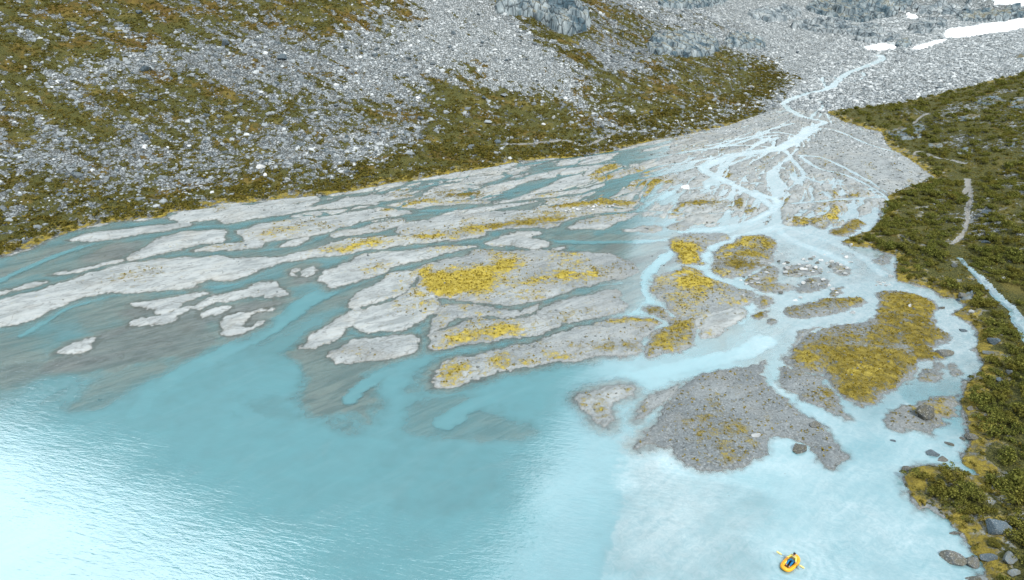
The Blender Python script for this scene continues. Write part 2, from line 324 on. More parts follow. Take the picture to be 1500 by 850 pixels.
# ------------------------------------------------------------------ the ground sheet
AZ0, AZ1, DAZ = -54.0, 54.0, 0.088
azdeg = np.concatenate([np.arange(-84, AZ0, .5), np.arange(AZ0, AZ1, DAZ), np.arange(AZ1, 100.1, .4)])
az = np.radians(azdeg)
rows = [8.0]
while rows[-1] < 470:
    r = rows[-1]
    d = (r * r + CAM_H ** 2) / CAM_H * R_(0.062)
    d = d if r > 30 else .6
    d = min(d, 0.36 if 30 < r < 270 else .6 if r <= 30 else (0.6 if r < 400 else 3.0))
    rows.append(r + d)
rows = np.array(rows)
NR, NC = len(rows), len(az)
RR, AA = np.meshgrid(rows, az, indexing='ij')
X = (RR * np.sin(AA)).astype(np.float32)
Y = (RR * np.cos(AA)).astype(np.float32)
AZD = np.degrees(AA).astype(np.float32)
B = base_level(X, Y).astype(np.float32)
print('grid', NR, NC, round(time.time() - T0, 1))


def sub_sdf(poly, pad):
    """indices of grid points near an outline and their signed distance"""
    x0, y0 = poly.min(0) - pad; x1, y1 = poly.max(0) + pad
    m = (X > x0) & (X < x1) & (Y > y0) & (Y < y1)
    idx = np.nonzero(m.ravel())[0]
    return idx, poly_sdf(X.ravel()[idx], Y.ravel()[idx], poly)


dL = poly_sdf(X, Y, left_poly).astype(np.float32)
dR = poly_sdf(X, Y, right_poly).astype(np.float32)
print('banks', round(time.time() - T0, 1))


def soft_hill(d, slope, knee):
    d = np.maximum(d, 0)
    return slope * d * d / (d + knee)


def hill_z(x, y, dl, dr, azd, r):
    s = 0.55 * x + 0.83 * y
    z = base_level(x, y)
    # left slope, then the mountain wall above the picture
    z = z + soft_hill(dl, 0.46, 26.0)
    up = np.maximum(0, dl - 96 - 6 * np.sin(x * 0.03))
    steep = np.interp(azd, [-54, -43, -34, -23, -12, 0, 8, 10.5, 13, 18, 30], [0.6, 0.8, 1.3, 2.1, 3.0, 3.2, 3.0, 2.2, .5, .25, .2])
    z = z + up * steep
    cap = np.interp(azd, [-54, -43, -34, -28, -23, -12, 0, 6, 8.5, 10.5, 13, 54], [85, 140, 225, 315, 430, 620, 640, 600, 420, 210, 90, 80])
    z = np.minimum(z, cap + 0.02 * r)
    # right slope: low rounded ground climbing away from the river
    d = np.maximum(dr, 0)
    z = z + 13.0 * (1 - np.exp(-d / 75.0))
    # head of the valley
    z = z + 0.42 * np.maximum(0, s - 395) * sstep(8, 16, azd)
    return z


ZB = hill_z(X, Y, dL, dR, AZD, RR).astype(np.float32)
# rough relief of the slopes
hillm = sstep(0, 14, dL)
rightm = sstep(0, 5, dR)
vall = sstep(205, 235, 0.55 * X + 0.83 * Y) * (1 - hillm) * (1 - rightm)
relief = hillm * (1.5 * fbm(X / 26, Y / 26, 3, 3) + 0.35 * fbm(X / 4.5, Y / 4.5, 2, 5))
relief += rightm * (1.3 * fbm(X / 17, Y / 17, 3, 11) + 0.30 * fbm(X / 3.2, Y / 3.2, 2, 13)) * sstep(1, 14, dR) + 0.12 * rightm * fbm(X / 2.2, Y / 2.2, 2, 15)
relief += vall * (0.6 * fbm(X / 14, Y / 14, 3, 19) + 0.35 * fbm(X / 3, Y / 3, 2, 21))
relief += sstep(90, 130, dL) * (10 * fbm(X / 60, Y / 60, 3, 23))
farw = sstep(395, 420, 0.55 * X + 0.83 * Y) * sstep(8, 16, AZD)
relief += farw * (4.0 * fbm(X / 16, Y / 16, 3, 27) - 5.5 * np.abs(fbm(X / 15 + .3 * Y / 15, Y / 8, 3, 29)) + 1.2)
ZB += relief
print('relief', round(time.time() - T0, 1))

# bars: signed distance to the nearest outline
n_edge = (0.62 * fbm(X / 3.2, Y / 3.2, 3, 31) + 0.30 * fbm(X / 0.7, Y / 0.7, 2, 37)).astype(np.float32)
land = np.full(X.size, -14.0, np.float32)
shade = np.full(X.size, 0.25, np.float32)
for pts, sh in BARS:
    w = G(smooth_closed(pts, 4))
    idx, s = sub_sdf(w, 6.0)
    better = s > land[idx]
    shade[idx] = np.where(better, sh, shade[idx])
    land[idx] = np.maximum(land[idx], s)
shade = np.clip(shade * np.where(X.ravel() > 12, 1.3, 1.0), 0, .95)
shade = np.clip(shade + (.30 * fbm(X / 11, Y / 5, 3, 131) + .10 * sstep(-40, 0, X)).ravel(), 0, .95)
print('bars', round(time.time() - T0, 1))
# upper fan: many small bars between threads, drawn out along the flow from the valley mouth
apex = np.array([92.0, 208.0])
ax, ay = X - apex[0], Y - apex[1]
fr = np.hypot(ax, ay); ft = np.arctan2(ay, ax)
flow_a = ft * 60.0
br = fbm(fr / 24.0 + 0.4 * noise2(X / 30, Y / 30, 5), flow_a / 2.3 + 0.9 * noise2(X / 22, Y / 22, 8), 3, 41, .55)
br2 = 1 - np.abs(fbm(fr / 40.0 + .3 * noise2(X / 20, Y / 20, 4), flow_a / 2.0 + .9 * noise2(X / 16, Y / 16, 6), 2, 43)) * 3.2
upper = G(PX((300,305),(420,335),(560,330),(700,332),(850,326),(960,322),(1040,338),(1130,335),(1230,338),(1300,320),(1400,270),(1330,190),(1240,150),(1150,120),(1000,160),(860,205),(600,245)))
idx, su = sub_sdf(upper, 20.0)
uw = np.zeros(X.size, np.float32)
uw[idx] = sstep(-4, 7, su)
closer = sstep(105, 40, fr).ravel()                 # nearer the mouth there is more gravel than water
thread = sstep(.10, .03, np.abs(fbm(fr / 15 + .5 * noise2(X / 12, Y / 12, 16), flow_a / 1.7 + 1.1 * noise2(X / 13, Y / 13, 17), 2, 49))).ravel()
lp = (2.3 * br.ravel() + 0.42 + .50 * closer - .8 * sstep(.55, 1.0, br2).ravel() - 1.9 * thread).astype(np.float32)
land = np.where(uw > 0.02, np.maximum(land, np.where(uw > .5, lp * 1.4, -9) * 1.0 - (1 - uw) * 2), land)
shade = np.where((uw > .5) & (lp > 0), 0.12 + 0.22 * closer, shade)
# gravel mouth of the valley
gm = G(PX((1170,250),(1190,205),(1215,180),(1290,200),(1370,263),(1300,287),(1230,262)))
idx, s = sub_sdf(gm, 3.0)
land[idx] = np.maximum(land[idx], s * 0.6 + 1.0 * fbm(X.ravel()[idx] / 5, Y.ravel()[idx] / 2.5, 2, 47))
land = land.reshape(X.shape)
shade = shade.reshape(X.shape)
s_val = 0.55 * X + 0.83 * Y
valley_floor = sstep(206, 214, s_val)
land = np.maximum(land, valley_floor * 6 - 3)
land = np.where(land < 3, land + n_edge * np.where(land > -3, 1, 0), land)
land = np.maximum(land, np.maximum(dL + n_edge * 1.2, dR + n_edge * 1.0))
print('fan', round(time.time() - T0, 1))

# water depth away from bars
dep = np.full(X.size, 0.30, np.float32)
shoal = np.zeros(X.size, np.float32)
for pts, k in SHOALS:
    idx, s = sub_sdf(G(smooth_closed(pts, 3)), 5)
    shoal[idx] = np.maximum(shoal[idx], k * sstep(-1.4, 1.5, s + 1.0 * n_edge.ravel()[idx] + 1.8 * fbm(X.ravel()[idx] / 7, Y.ravel()[idx] / 5, 2, 50)))
lake = sstep(83, 66, np.hypot(X, Y) + 0.10 * X).ravel()
dep = 0.22 + 0.40 * lake
streaks = sstep(-.05, .35, fbm(fr / 22 + .5 * noise2(X / 18, Y / 18, 14), flow_a / 2.6 + .8 * noise2(X / 20, Y / 20, 15), 3, 45)).ravel() * (1 - lake) * (X.ravel() < 30)
dep = dep * (1 - 0.5 * streaks)
dep = dep * (1 - 0.86 * shoal)
chan = np.full(X.size, -9.0, np.float32)
carve = np.zeros(X.size, np.float32)
for pts, wpx, dd in CHANNELS:
    q = smooth_open(pts, 5)
    w = ground(q[:, 0], q[:, 1])
    half = wpx * 0.5 * np.hypot(w[:, 0], np.hypot(w[:, 1], CAM_H)) / FPX
    half = np.where(w[:, 1] > 135, np.maximum(half * 1.25, .55), half)
    x0, y0 = w.min(0) - 8; x1, y1 = w.max(0) + 8
    idx = np.nonzero(((X > x0) & (X < x1) & (Y > y0) & (Y < y1)).ravel())[0]
    px, py = X.ravel()[idx], Y.ravel()[idx]
    best = np.full(px.shape, -1e9, np.float32)
    for i in range(len(w) - 1):
        d2, t = seg_dist2(px, py, w[i], w[i + 1])
        best = np.maximum(best, (half[i] + (half[i + 1] - half[i]) * t) - np.sqrt(d2))
    hw = float(half.mean())
    soft = np.where(True, sstep(-.6 * hw - .2, hw * .5, best + .6 * n_edge.ravel()[idx]), 0)
    dep[idx] = np.maximum(dep[idx], dd * soft)
    chan[idx] = np.maximum(chan[idx], best)
dep = dep.reshape(X.shape); chan = chan.reshape(X.shape)
# threads cut through the fan gravel (not through the traced bars)
cutm = (np.maximum(uw.reshape(X.shape), valley_floor) > .3) & (dL < 3) & (dR < 3)
land = np.where(cutm & (chan > -0.8), np.minimum(land, -chan * 1.2 + n_edge * .7), land)
rcut = vall * sstep(-5, 0.5, chan)
ZB -= relief * rcut + .25 * rcut
B = B - .25 * rcut
dep = dep * (0.9 + (.45 - .3 * lake.reshape(X.shape)) * fbm(fr / 12, flow_a / 2.2, 4, 53)) * (1 + .15 * fbm(X / 1.6, Y / 1.2, 2, 57))
dep = np.clip(dep, 0.015, 1.2)

# final height of the ground over the water level
edge_depth = np.maximum(0, -land)
rightw = sstep(10, 26, X)
h_water = -np.minimum(dep, 0.02 + (0.10 + .40 * rightw) * edge_depth + 0.05 * edge_depth ** 2)
h_land = 0.015 + 0.34 * (1 - np.exp(-np.maximum(land, 0) / 0.9))
h_land += sstep(0.3, 2, land) * (0.06 * fbm(X / 2.5, Y / 2.5, 2, 61))
H = np.where(land > 0, h_land, h_water)
# the side stream and the trail on the right bank
STREAM = PX((1406,379),(1416,390),(1428,401),(1448,421),(1468,441),(1485,455),(1492,468),(1497,480),(1512,500))
PATH = PX((1414,262),(1421,280),(1422,292),(1417,305),(1418,320),(1413,338),(1404,350),(1394,357))
Z = ZB + H
VIEW_Z = ZB.copy()


def grid_at(arr, x, y):
    r = np.hypot(x, y); a = np.degrees(np.arctan2(x, y))
    i = np.clip(np.interp(r, rows, np.arange(NR)), 0, NR - 1.001)
    j = np.clip(np.interp(a, azdeg, np.arange(NC)), 0, NC - 1.001)
    i0 = i.astype(int); j0 = j.astype(int); fi = i - i0; fj = j - j0
    return (arr[i0, j0] * (1 - fi) * (1 - fj) + arr[i0 + 1, j0] * fi * (1 - fj) + arr[i0, j0 + 1] * (1 - fi) * fj + arr[i0 + 1, j0 + 1] * fi * fj)


def hit(u, v):
    """where the sight line through a place of the photograph meets the ground"""
    u = np.atleast_1d(np.asarray(u, float)); v = np.atleast_1d(np.asarray(v, float))
    dx, dy, dz = ray(u, v)
    n = np.hypot(dx, dy)
    rs = np.arange(26.0, 460.0, 0.5)
    out = np.zeros((len(u), 3))
    for k in range(len(u)):
        x = dx[k] / n[k] * rs; y = dy[k] / n[k] * rs; zr = CAM_H + dz[k] / n[k] * rs
        below = np.nonzero(grid_at(Z, x, y) >= zr)[0]
        i = below[0] if len(below) else len(rs) - 1
        if i > 0 and len(below):
            za = zr[i - 1] - grid_at(Z, x[i - 1:i], y[i - 1:i])[0]
            zb = zr[i] - grid_at(Z, x[i:i + 1], y[i:i + 1])[0]
            t = za / max(za - zb, 1e-6)
            r = rs[i - 1] + 0.5 * t
        else:
            r = rs[i]
        out[k] = (dx[k] / n[k] * r, dy[k] / n[k] * r, CAM_H + dz[k] / n[k] * r)
    return out


def hit_poly(pts):
    a = np.asarray(pts, float)
    return hit(a[:, 0], a[:, 1])[:, :2]


def stroke(pts, wpx):
    q = smooth_open(pts, 4)
    w = hit(q[:, 0], q[:, 1])[:, :2]
    half = wpx * 0.5 * np.sqrt(w[:, 0] ** 2 + w[:, 1] ** 2 + CAM_H ** 2) / FPX
    x0, y0 = w.min(0) - 4; x1, y1 = w.max(0) + 4
    idx = np.nonzero(((X > x0) & (X < x1) & (Y > y0) & (Y < y1)).ravel())[0]
    px, py = X.ravel()[idx], Y.ravel()[idx]
    best = np.full(px.shape, -1e9, np.float32)
    for i in range(len(w) - 1):
        d2, t = seg_dist2(px, py, w[i], w[i + 1])
        best = np.maximum(best, half[i] + (half[i + 1] - half[i]) * t - np.sqrt(d2))
    out = np.full(X.size, -9.0, np.float32)
    out[idx] = best
    return out.reshape(X.shape) + n_edge * 0.35


st_d = stroke(STREAM, np.interp(np.linspace(0, 1, 33), [0, .2, .7, 1], [2, 5, 7, 11]))
pa_d = stroke(PATH, 4.6) - .12 * n_edge
tr_d = np.maximum(stroke(T3((1010,690),(1025,665),(1060,672),(1110,690),(1180,702),(1240,718)), 3.5), stroke(T3((1255,785),(1250,820),(1235,850)), 5))
tr_d = np.maximum(tr_d, stroke(T3((1015,540),(1040,515),(1080,495)), 3.5))
talus_road = np.maximum(stroke(PX((420,232),(455,220),(490,203),(530,192),(585,182)), 4.0), stroke(T2((660,545),(700,545),(740,542)), 4))
pa_d = np.maximum(pa_d, tr_d)
pa_d = np.maximum(pa_d, stroke(T2((700,632),(820,630),(980,615),(1060,640),(1140,610),(1250,560)), 3.0))
Z = Z - 0.30 * sstep(-0.5, 0.4, st_d)
Z = Z - 0.06 * sstep(-0.3, 0.3, pa_d)
print('ground', round(time.time() - T0, 1))

# ------------------------------------------------------------------ what covers the ground
moss = np.zeros(X.size, np.float32); hue = np.full(X.size, .5, np.float32)
for pts, k, hv in MOSS:
    idx, s = sub_sdf(G(smooth_closed(pts, 3)), 4)
    m = k * .95 * sstep(-1.3, 2.0, s + 1.1 * n_edge.ravel()[idx])
    m = np.maximum(m, .40 * k * sstep(-4.5, .5, s + 2.0 * n_edge.ravel()[idx]))
    b = m > moss[idx]
    hue[idx] = np.where(b, hv, hue[idx]); moss[idx] = np.maximum(moss[idx], m)
moss = moss.reshape(X.shape); hue = hue.reshape(X.shape)
fan_moss = uw.reshape(X.shape) * sstep(.3, .6, fbm(fr / 18, flow_a / 3.0, 3, 67)) * (1 - closer.reshape(X.shape) * .95) * (land > .15)
moss = np.maximum(moss, .8 * fan_moss)
moss = np.where(land > 0, moss * sstep(0.0, .35, land), 0)

fr_l = sstep(0, .4, dL) * sstep(5.5, 1.0, dL + 3 * n_edge) * (s_val < 190)
fr_r = sstep(0, .3, dR) * np.clip(1.0 * sstep(4, .5, dR + 2.5 * n_edge) + .55 * sstep(.12, .4, fbm(X / 5, Y / 5, 3, 66)) * (Y < 130), 0, 1)
fringe = np.maximum(fr_l, fr_r)
moss = np.maximum(moss, .85 * fringe); hue = np.where(fringe > .05, .38, hue)
speck = (dL < 0) & (dR < 0) & (land > .3) & (X > -22)
moss = moss + speck * np.clip(.30 * sstep(-.05, .45, fbm(X / 6, Y / 6, 3, 68)), 0, 1) * sstep(.22, .5, shade)
# rockiness of the slopes: traced fans of talus and noise
rock = np.full(X.size, 0.44, np.float32)
ROCKS = [
    (PX((535,-30),(700,-30),(760,40),(830,90),(905,150),(940,178),(870,165),(760,140),(690,140),(640,115),(585,70),(560,35)), 1.0),
    (PX((480,70),(520,20),(560,40),(640,120),(620,150),(540,150),(480,130)), .85),
    (PX((860,-20),(1000,-20),(1130,80),(1140,110),(1060,70),(960,30)), .8), (PX((840,60),(900,60),(960,110),(920,125)), .75),
    (T1((110,340),(180,300),(420,240),(540,200),(700,170),(760,220),(600,300),(380,330),(200,400),(100,420)), .95),
    (T1((700,250),(900,180),(1100,200),(1250,180),(1496,200),(1496,400),(1200,400),(900,350)), .75),
    (T1((1050,200),(1150,60),(1250,0),(1300,100),(1200,250)), .75), (T1((0,60),(200,120),(120,180),(0,170)), .7), (T1((0,640),(300,560),(700,600),(1000,640),(900,760),(500,700),(200,780),(0,780)), .6),
    (T1((1050,640),(1300,560),(1496,600),(1496,700),(1200,730)), .7), (T1((720,800),(960,770),(960,810),(740,820)), .75), (T2((0,600),(240,550),(330,560),(260,720),(100,720),(0,760)), .8), (T2((440,690),(540,690),(500,715),(400,712)), .6),
    (T2((980,620),(1250,560),(1496,520),(1496,600),(1280,645),(1150,650),(1080,640)), .85),
    (T2((930,380),(1060,470),(1200,540),(1130,530),(1000,430)), .85),
    (PX((1130,60),(1200,-20),(1520,-20),(1520,95),(1300,130),(1215,160),(1160,160),(1150,120)), 1.0), (PX((985,-20),(1250,-20),(1250,70),(1165,125),(1110,60),(1050,25)), 1.0),
    (PX((1000,175),(1080,150),(1150,125),(1160,160),(1080,185),(1000,205)), .9),
]
scree_pale = np.zeros(X.size, np.float32)
for pts, k in ROCKS:
    idx, s = sub_sdf(hit_poly(smooth_closed(pts, 2)), 12)
    f = sstep(-4, 5, s + 5 * n_edge.ravel()[idx])
    rock[idx] = rock[idx] * (1 - f) + np.maximum(rock[idx], k) * f
    if k >= .8:
        scree_pale[idx] = np.maximum(scree_pale[idx], f * (1.0 if k >= 1 else .5))
GREEN = [
    (PX((-60,-40),(330,-30),(200,40),(100,70),(60,100),(-60,120)), .2), (PX((390,-20),(530,-20),(520,20),(470,40),(400,25)), .12), (T2((120,-20),(310,-20),(320,110),(260,110),(180,50)), .08), (T2((560,260),(620,290),(600,330),(540,310)), .15), (T2((620,-20),(860,-20),(700,10)), .1),
    (T1((640,60),(900,60),(1050,90),(900,140),(760,150),(640,180)), .22), (T1((0,290),(180,220),(520,180),(560,215),(250,270),(60,350)), .15), (T1((500,420),(820,370),(1180,430),(1180,520),(780,560),(560,500)), .25), (T1((0,430),(110,420),(140,470),(0,480)), .15),
    (T2((330,400),(560,360),(900,400),(1000,500),(1100,580),(900,640),(500,760),(200,800),(150,720),(420,560)), .15), (T2((1000,360),(1250,320),(1496,340),(1496,500),(1250,540),(1100,470)), .22), (T3((0,220),(180,240),(330,240),(480,350),(420,420),(200,460),(0,500)), .25), (T2((880,150),(1000,150),(1040,230),(960,200)), .1),
]
for pts, k in GREEN:
    idx, s = sub_sdf(hit_poly(smooth_closed(pts, 2)), 12)
    f = .85 * sstep(-9, 8, s + 7 * n_edge.ravel()[idx])
    rock[idx] = rock[idx] * (1 - f) + k * f
rock = rock.reshape(X.shape)
scree_pale = scree_pale.reshape(X.shape)
shade = np.where((dL > 0) | (valley_floor > .5), 1 - np.maximum(scree_pale, .75 * valley_floor * (dL <= 0)), shade)
rock = rock * (1 - (1 - sstep(0, 13, dL + 4 * n_edge)) * .75 * sstep(215, 190, s_val))
fall = fbm((X * .833 + Y * .552 + .55 * dL) / 3.4, dL / 26, 3, 75) * sstep(18, 40, dL)
rock_left = np.clip(rock + .38 * fall + 0.20 * fbm(X / 9, Y / 7, 3, 71) + .40 * fbm(X / 2.0, Y / 2.0, 3, 73), 0, 1)
rock_right = np.clip(sstep(1, 14, dR) * 1.0 * (0.10 + 0.32 * fbm(X / 9, Y / 9, 3, 79) + .22 * sstep(60, 130, Y) + .1 * fbm(X / 2, Y / 2, 2, 80)), 0, 1)
rockiness = np.where(dR > 0, rock_right, np.where(dL > 0, rock_left, np.where(valley_floor > .5, 1.0, 0)))
veg = np.where((dL > 0) | (dR > 0), 1.0, 0.0) * np.ones_like(X)
veg = np.where(dL > 0, sstep(-.2, .5, dL), np.where(dR > 0, sstep(-.2, .4, dR), 0))
veg = veg * (1 - rockiness * 1.02) * (1 - .75 * fringe)
veg = np.where((pa_d > 0), 0, veg)
bare = np.clip(sstep(-.1, .25, pa_d) + .9 * sstep(-.2, .4, talus_road), 0, 1)
wet = sstep(0.08, 0.0, H) * (land > -0.5) * (dL < 1.0) * (dR < 1.0)
heath = np.clip(.30 + .6 * fbm(X / 12, Y / 9, 3, 83) + .12 * sstep(40, 90, dL) - .25 * sstep(12, 0, dL), 0, 1)
print('cover', round(time.time() - T0, 1))


# ------------------------------------------------------------------ materials
class NT:
    def __init__(s, name):
        s.m = bpy.data.materials.new(name); s.m.use_nodes = True
        s.t = s.m.node_tree; s.t.nodes.clear()
        s.out = s.n('ShaderNodeOutputMaterial')

    def n(s, typ, **k):
        nd = s.t.nodes.new(typ)
        for a, b in k.items():
            setattr(nd, a, b)
        return nd

    def l(s, a, b):
        s.t.links.new(a, b)

    def setin(s, sock, v):
        if isinstance(v, bpy.types.NodeSocket):
            s.l(v, sock)
        elif v is not None:
            if sock.type == 'RGBA' and len(v) == 3:
                v = (*v, 1)
            sock.default_value = v

    def math(s, op, a, b=None, c=None, clamp=False):
        nd = s.n('ShaderNodeMath', operation=op, use_clamp=clamp)
        for i, v in enumerate((a, b, c)):
            s.setin(nd.inputs[i], v)
        return nd.outputs[0]

    def mix(s, f, a, b, mode='MIX'):
        nd = s.n('ShaderNodeMix', data_type='RGBA', blend_type=mode)
        s.setin(nd.inputs[0], f); s.setin(nd.inputs[6], a); s.setin(nd.inputs[7], b)
        return nd.outputs[2]

    def ramp(s, v, lo, hi, a=0.0, b=1.0):
        nd = s.n('ShaderNodeMapRange', clamp=True, interpolation_type='SMOOTHSTEP')
        s.setin(nd.inputs[0], v); s.setin(nd.inputs[1], lo); s.setin(nd.inputs[2], hi)
        nd.inputs[3].default_value = a; nd.inputs[4].default_value = b
        return nd.outputs[0]

    def attr(s, name):
        nd = s.n('ShaderNodeAttribute', attribute_name=name)
        sp = s.n('ShaderNodeSeparateColor')
        s.l(nd.outputs['Color'], sp.inputs[0])
        return sp.outputs[0], sp.outputs[1], sp.outputs[2]

    def pos(s, scale=None, rot=None):
        g = s.n('ShaderNodeNewGeometry').outputs['Position']
        if scale is None:
            return g
        if rot:                      # turn first, then stretch along the turned axes
            m0 = s.n('ShaderNodeMapping'); s.l(g, m0.inputs[0])
            m0.inputs['Rotation'].default_value = (0, 0, rot); g = m0.outputs[0]
        mp = s.n('ShaderNodeMapping')
        s.l(g, mp.inputs[0]); mp.inputs['Scale'].default_value = scale
        return mp.outputs[0]

    def noise(s, scale, detail=3, rough=.55, vec=None, dist=0):
        nd = s.n('ShaderNodeTexNoise')
        s.l(vec if vec is not None else s.pos(), nd.inputs['Vector'])
        nd.inputs['Scale'].default_value = scale; nd.inputs['Detail'].default_value = detail
        nd.inputs['Roughness'].default_value = rough; nd.inputs['Distortion'].default_value = dist
        return nd.outputs[0]

    def voro(s, scale, out='Distance', feat='F1', vec=None):
        nd = s.n('ShaderNodeTexVoronoi', feature=feat)
        s.l(vec if vec is not None else s.pos(), nd.inputs['Vector'])
        nd.inputs['Scale'].default_value = scale
        return nd.outputs[out]

    def bump(s, height, strength, dist, normal=None):
        nd = s.n('ShaderNodeBump')
        s.l(height, nd.inputs['Height']); nd.inputs['Strength'].default_value = strength
        nd.inputs['Distance'].default_value = dist
        if normal is not None:
            s.l(normal, nd.inputs['Normal'])
        return nd.outputs[0]

    def bsdf(s, col, rough=.9, normal=None, spec=.3, **k):
        nd = s.n('ShaderNodeBsdfPrincipled')
        s.setin(nd.inputs['Base Color'], col); s.setin(nd.inputs['Roughness'], rough)
        s.setin(nd.inputs['Specular IOR Level'], spec)
        if normal is not None:
            s.l(normal, nd.inputs['Normal'])
        for a, b in k.items():
            s.setin(nd.inputs[a], b)
        return nd

    def done(s, sh):
        s.l(sh, s.out.inputs[0]); return s.m


def ground_material():
    t = NT('ground')
    moss_, hue_, shade_ = t.attr('cover_a')
    rock_, wet_, bare_ = t.attr('cover_b')
    veg_, heath_, deep_ = t.attr('cover_c')
    nf = t.noise(5.5, 4, .65); nm = t.noise(0.8, 4, .6); nl = t.noise(0.16, 3, .55)
    nxf = t.noise(22, 2, .6)
    # sand and gravel
    peb = t.voro(6.0, 'Color'); pebs = t.n('ShaderNodeSeparateColor'); t.l(peb, pebs.inputs[0])
    fl = t.noise(1.0, 5, .62, t.pos((.14, .62, .5), R_(-32)), 1.0)
    pale = t.mix(t.ramp(t.math('ADD', t.math('MULTIPLY', nm, .35), t.math('MULTIPLY', fl, .65)), .36, .62), (.255, .285, .29), (.44, .475, .48))
    pale = t.mix(t.math('MULTIPLY', t.ramp(fl, .56, .66), .28), pale, (.31, .30, .25))
    rl = t.noise(.55, 4, .6, t.pos((.35, 1.0, .5), R_(-28)), .8)
    rill = t.ramp(t.math('ABSOLUTE', t.math('SUBTRACT', rl, .5)), .004, .022, .6, 0)
    pale = t.mix(rill, pale, (.17, .175, .165))
    dark = t.mix(t.ramp(nf, .3, .7), (.105, .125, .135), (.20, .225, .235))
    shf = t.math('ADD', shade_, t.math('MULTIPLY', t.math('SUBTRACT', nm, .5), .55), clamp=True)
    sand = t.mix(shf, pale, dark)
    sp = t.math('MULTIPLY', t.ramp(pebs.outputs[0], .86, .9), t.math('ADD', .12, shade_))
    sand = t.mix(t.math('MULTIPLY', sp, .6, clamp=True), sand, (.10, .105, .10))
    sand = t.mix(t.math('MULTIPLY', t.ramp(pebs.outputs[1], .86, .92), t.math('MULTIPLY', shade_, .22)), sand, (.55, .57, .57))
    sand = t.mix(t.math('MULTIPLY', t.ramp(nl, .5, .75), .25), sand, (.36, .33, .27))
    sand = t.mix(t.math('MULTIPLY', wet_, .55), sand, (.15, .145, .125))
    bedc = t.mix(t.ramp(t.noise(1.0, 5, .65, t.pos((.12, .6, .3), R_(-36)), 1.2), .36, .64), (.31, .31, .265), (.60, .575, .49))
    sand = t.mix(deep_, sand, bedc)
    # moss
    npat = t.noise(1.5, 5, .72)
    yel = t.mix(t.ramp(npat, .3, .7), (.40, .295, .024), (.64, .52, .11))
    olv = t.mix(t.ramp(npat, .35, .65), (.075, .07, .018), (.20, .155, .03))
    mcol = t.mix(t.math('ADD', hue_, t.math('MULTIPLY', t.math('SUBTRACT', t.noise(.9, 5, .7), .5), 1.6), clamp=True), olv, yel)
    mmask = t.ramp(t.math('ADD', moss_, t.math('MULTIPLY', t.math('SUBTRACT', t.math('ADD', t.math('MULTIPLY', npat, .6), t.math('MULTIPLY', t.noise(.45, 5, .75), .4)), .5), 3.2)), .24, .88)
    col = t.mix(mmask, sand, mcol)
    # slope rock and heath
    vc = t.n('ShaderNodeSeparateColor'); t.l(t.voro(1.7, 'Color'), vc.inputs[0])
    vd = t.voro(1.7, 'Distance', 'DISTANCE_TO_EDGE')
    rk = t.mix(shade_, t.mix(vc.outputs[0], (.22, .26, .28), (.50, .54, .55)), t.mix(vc.outputs[0], (.13, .155, .17), (.36, .39, .40)))
    rk = t.mix(t.ramp(vd, .02, .16, .8, 0), rk, (.045, .05, .045))
    rk = t.mix(t.math('MULTIPLY', t.ramp(nf, .52, .68), .5), rk, (.12, .105, .05))
    col = t.mix(t.ramp(t.math('ADD', rock_, t.math('MULTIPLY', t.math('SUBTRACT', nf, .5), .6)), .12, .3), col, rk)
    g1 = t.mix(t.ramp(nf, .35, .65), (.034, .042, .013), (.145, .14, .038))
    g2 = t.mix(t.ramp(nm, .35, .65), (.10, .062, .016), (.17, .125, .028))
    hv = t.mix(t.ramp(t.math('ADD', heath_, t.math('MULTIPLY', t.math('SUBTRACT', nm, .5), 1.3)), .35, .75), g1, g2)
    hv = t.mix(t.math('MULTIPLY', t.ramp(nl, .55, .7), .35), hv, (.30, .24, .06))
    vmask = t.ramp(t.math('ADD', veg_, t.math('MULTIPLY', t.math('SUBTRACT', t.noise(.95, 5, .72), .5), 2.2)), .38, .58)
    col = t.mix(vmask, col, hv)
    col = t.mix(bare_, col, t.mix(nf, (.19, .19, .17), (.34, .335, .315)))
    hgt = t.math('ADD', t.math('MULTIPLY', nf, .6), t.math('MULTIPLY', nxf, .4))
    nrm = t.bump(hgt, .9, .07)
    nrm = t.bump(t.math('MULTIPLY', t.ramp(vd, 0, .25), t.math('ADD', rock_, 0)), .8, .35, nrm)
    nrm = t.bump(t.math('MULTIPLY', nf, t.math('MAXIMUM', vmask, mmask)), .9, .22, nrm)
    b = t.bsdf(col, t.math('SUBTRACT', .92, t.math('MULTIPLY', wet_, .35)), nrm, .25)
    return t.done(b.outputs[0])


